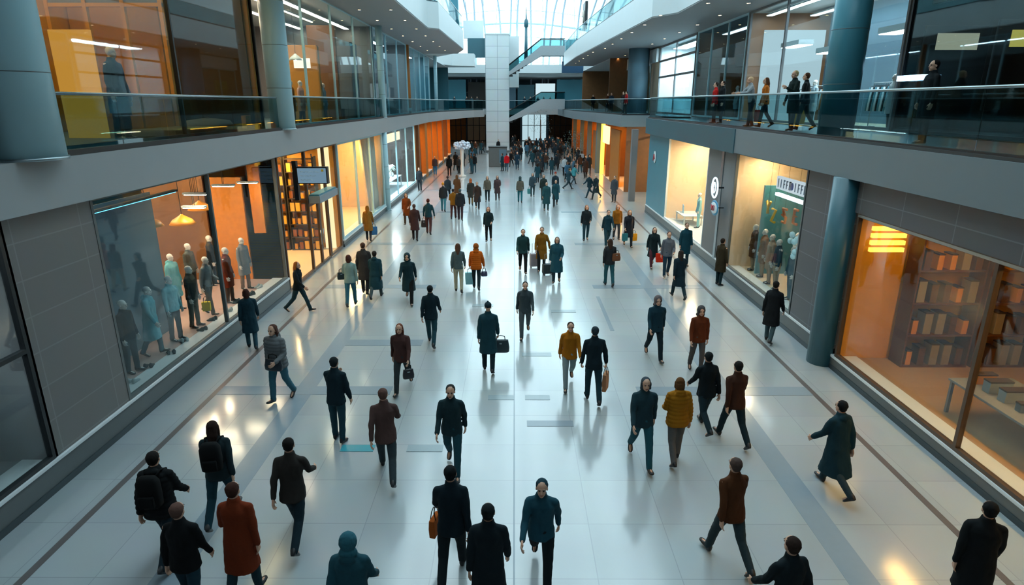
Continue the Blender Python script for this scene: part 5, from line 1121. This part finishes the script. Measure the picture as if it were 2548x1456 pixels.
rail('the far clothes rail in the right upper shop', 13.2, 28.5, Z2 + .03, 2.6, ['#2a3c44', '#8a5a2c', '#a8b4b8'])
rail('the clothes rail in the window under the letter sign', 11.4, 20.0, .48, 1.6, ['#7a5a3c', '#4a5a60', '#a89484'])
# big orange shop: tables with stacks, shelves
for k, y in enumerate((3.6, 7.0, 10.4)):
    table(['grey display table nearest the bottom right corner in the orange shop', 'grey display table in the middle of the orange shop', 'grey display table at the far end of the orange shop'][k], 9.6, y, .33, .65, 1.25, .75, M_grey)
    goods('folded goods stack on a table in the orange shop', 9.45, [y - 1 + .4 * i for i in range(6)], [1.08], .3, ['#4f5c66', '#b87a1c', '#8a9298'], 'folded goods in the orange shop', .45, 'goods_stack', 'goods')
for k, x in enumerate((10.2, 11.9)):
    t = thing('shelf_unit', ['dark shelf unit beside the slatted lamp in the orange shop', 'dark shelf unit deepest in the orange shop'][k], 'shelf', (x, 14.1, .33)); h = 3.3; n = 4
    for sx in (-.8, .76): MB().box(sx, sx + .04, -.25, .25, 0, h).build('side', mat('dark walnut', '#5a3410', .5, var=.2), t)
    for q in range(n + 1): MB().box(-.76, .76, -.25, .25, h * q / n * .97, h * q / n * .97 + .04).build('board', mat('dark walnut', '#5a3410', .5, var=.2), t)
    goods_x('carton on the dark shelves of the orange shop', [x - .6 + .3 * i for i in range(5)], 14.05, [.33 + h * q / n * .97 + .04 for q in range(n)], h / n * .97 - .1, ['#c9821c', '#5a3814', '#8a8078'], 'cartons on the orange shop shelves', .3)
for k, (y0, y1) in enumerate(((2.2, 5.6), (6.0, 9.4), (9.8, 12.8))):
    t, zs, hh = shelf(['dark shelf wall nearest the right edge in the orange shop', 'dark shelf wall in the middle of the orange shop', 'dark shelf wall at the far end of the orange shop'][k], 14.0, 14.5, y0, y1, .33, 3.3, mat('dark walnut', '#5a3410', .5, var=.2), 4)
    goods('carton on the back shelf wall of the orange shop', 14.25, [y0 + .3 + .45 * i for i in range(6)], zs, hh, ['#c9821c', '#8a5a1c', '#b86a18'], 'cartons on the back shelves of the orange shop', .3)
# bright cream window: low white table, round stand
table('white display table at the front of the bright cream window', 9.1, 31.9, .48, .5, .8, .5, M_white); table('cream display table at the left of the bright cream window', 9.1, 27.2, .48, .4, .6, .6, M_cream)
o = MB().box(-.25, .25, -.02, .02, 0, .4).build('picture_card', mat('blue picture card', '#7fb4d8', .5, var=.5, scale=9)); o.location = (8.85, 32.2, .98); o.rotation_euler = (0, 0, 1.4); tag(o, 'small blue picture card on the white display table', 'card')
# letter balloons in the mannequin window
bl_ = mat('yellow balloon', '#d6a514', .3); bo_ = mat('orange balloon', '#c2601c', .3)
for i, (y, z, pts, m, lb) in enumerate((
    (20.6, 3.15, [(.16, .2), (0, 0), (-.16, .2), (0, 0), (0, -.22)], bl_, 'yellow letter Y balloon above the mannequins'),
    (20.1, 2.95, [(-.14, .2), (.14, .2), (-.14, -.2), (.14, -.2)], bl_, 'yellow letter Z balloon above the mannequins'),
    (19.3, 3.1, [(.14, .2), (-.14, .2), (.02, .0), (-.14, 0), (.14, -.05), (.1, -.22), (-.1, -.22)], bo_, 'yellow orange number balloon above the mannequins'),
    (18.5, 3.2, [(.1, .2), (-.12, .2), (-.12, 0), (.1, 0), (-.12, 0), (-.12, -.22), (.12, -.22)], bo_, 'orange letter E balloon above the mannequins'))):
    t = thing('letter_balloon', lb, 'balloon', (8.5, y, z)); MB().tube([(0, -a, b) for a, b in pts], .045, 8).build('lettering', m, t); MB().tube([(0, 0, .2), (0, 0, Z1 - .06 - z)], .004, 5).build('string', M_dark, t)
o = MB(); q = random.Random(9)
for _ in range(16): o.ell((8.62 + q.uniform(-.1, .1), 18.6 + q.uniform(-.35, .35), 2.3 + q.uniform(-.4, .4)), (.09, .1, .1), 8, 5)
tag(o.build('balloon_cluster', mat('white balloons', '#bfe0ea', .3)), 'cluster of white and pale blue balloons in the mannequin window', 'balloons', kind='stuff')
# potted trees in the far crowd on the right
def potted(label, x, y, h, group=None):
    t = thing('potted_tree', label, 'plant', (x, y, 0), 0, group); MB().lathe([(.3, 0), (.38, .5), (.36, .5), (.3, .42), (.05, .42)], n=20).build('pot', M_plinth, t); MB().tube([(0, 0, .4), (.04, .02, h * .5), (0, 0, h * .75)], [.05, .04, .03], 8).build('trunk', M_wood, t)
    f = MB(); q = random.Random(int(x * 10))
    for _ in range(240):
        a = q.uniform(0, 6.28); r_ = q.random() ** .5 * h * .3; z = h * .7 + q.uniform(-.28, .35) * h; c = Vector((r_ * math.cos(a), r_ * math.sin(a), z)); d = Vector((q.uniform(-1, 1), q.uniform(-1, 1), q.uniform(-.5, .8))).normalized() * .14; s = d.orthogonal().normalized() * .035
        f._add([c, c + d * .5 + s, c + d, c + d * .5 - s], [(0, 1, 2, 3)])
    f.build('foliage', mat('dark green leaves', '#24403a', .6, var=.3), t)
potted('dark leafy potted tree rising out of the far right crowd', 3.7, 90, 5.6)
potted('smaller leafy potted tree right of the tall one in the far crowd', 5.9, 63, 3.6)
# reception chairs / benches seen inside the upper left furniture shop
for i, (x, y) in enumerate(((-9.1, 33.0), (-9.1, 36.6))):
    t = thing('armchair', ['grey armchair in the furniture shop window nearest the column', 'grey armchair at the far end of the furniture shop window'][i], 'chair', (x, y, Z2 + .03), 0.2)
    MB().box(-.35, .35, -.38, .38, .12, .42).build('seat', mat('grey upholstery', '#5d6468', .9), t, .05); MB().box(-.4, -.22, -.38, .38, .3, .85).build('backrest', mat('grey upholstery', '#5d6468', .9), t, .06)
    for s in (-1, 1):
        MB().box(-.35, .33, s * .43 - .06, s * .43 + .06, .12, .6).build('armrest', mat('grey upholstery', '#5d6468', .9), t, .04)
        for sx in (-1, 1): MB().cyl(sx * .3, s * .36, .02, 0, .13, 8).build('leg', M_dark, t)
t, zs, hh = shelf('white shelf unit of pale boxes in the nearest left shop', -10.3, -9.9, 2.5, 8.8, .53, 3.6, M_white, 5)
goods('pale carton in the nearest left shop', -10.1, [2.9 + .55 * i for i in range(11)], zs, hh, ['#2f5560', '#8a9a9c', '#1c2628'], 'cartons in the nearest left shop', .3)
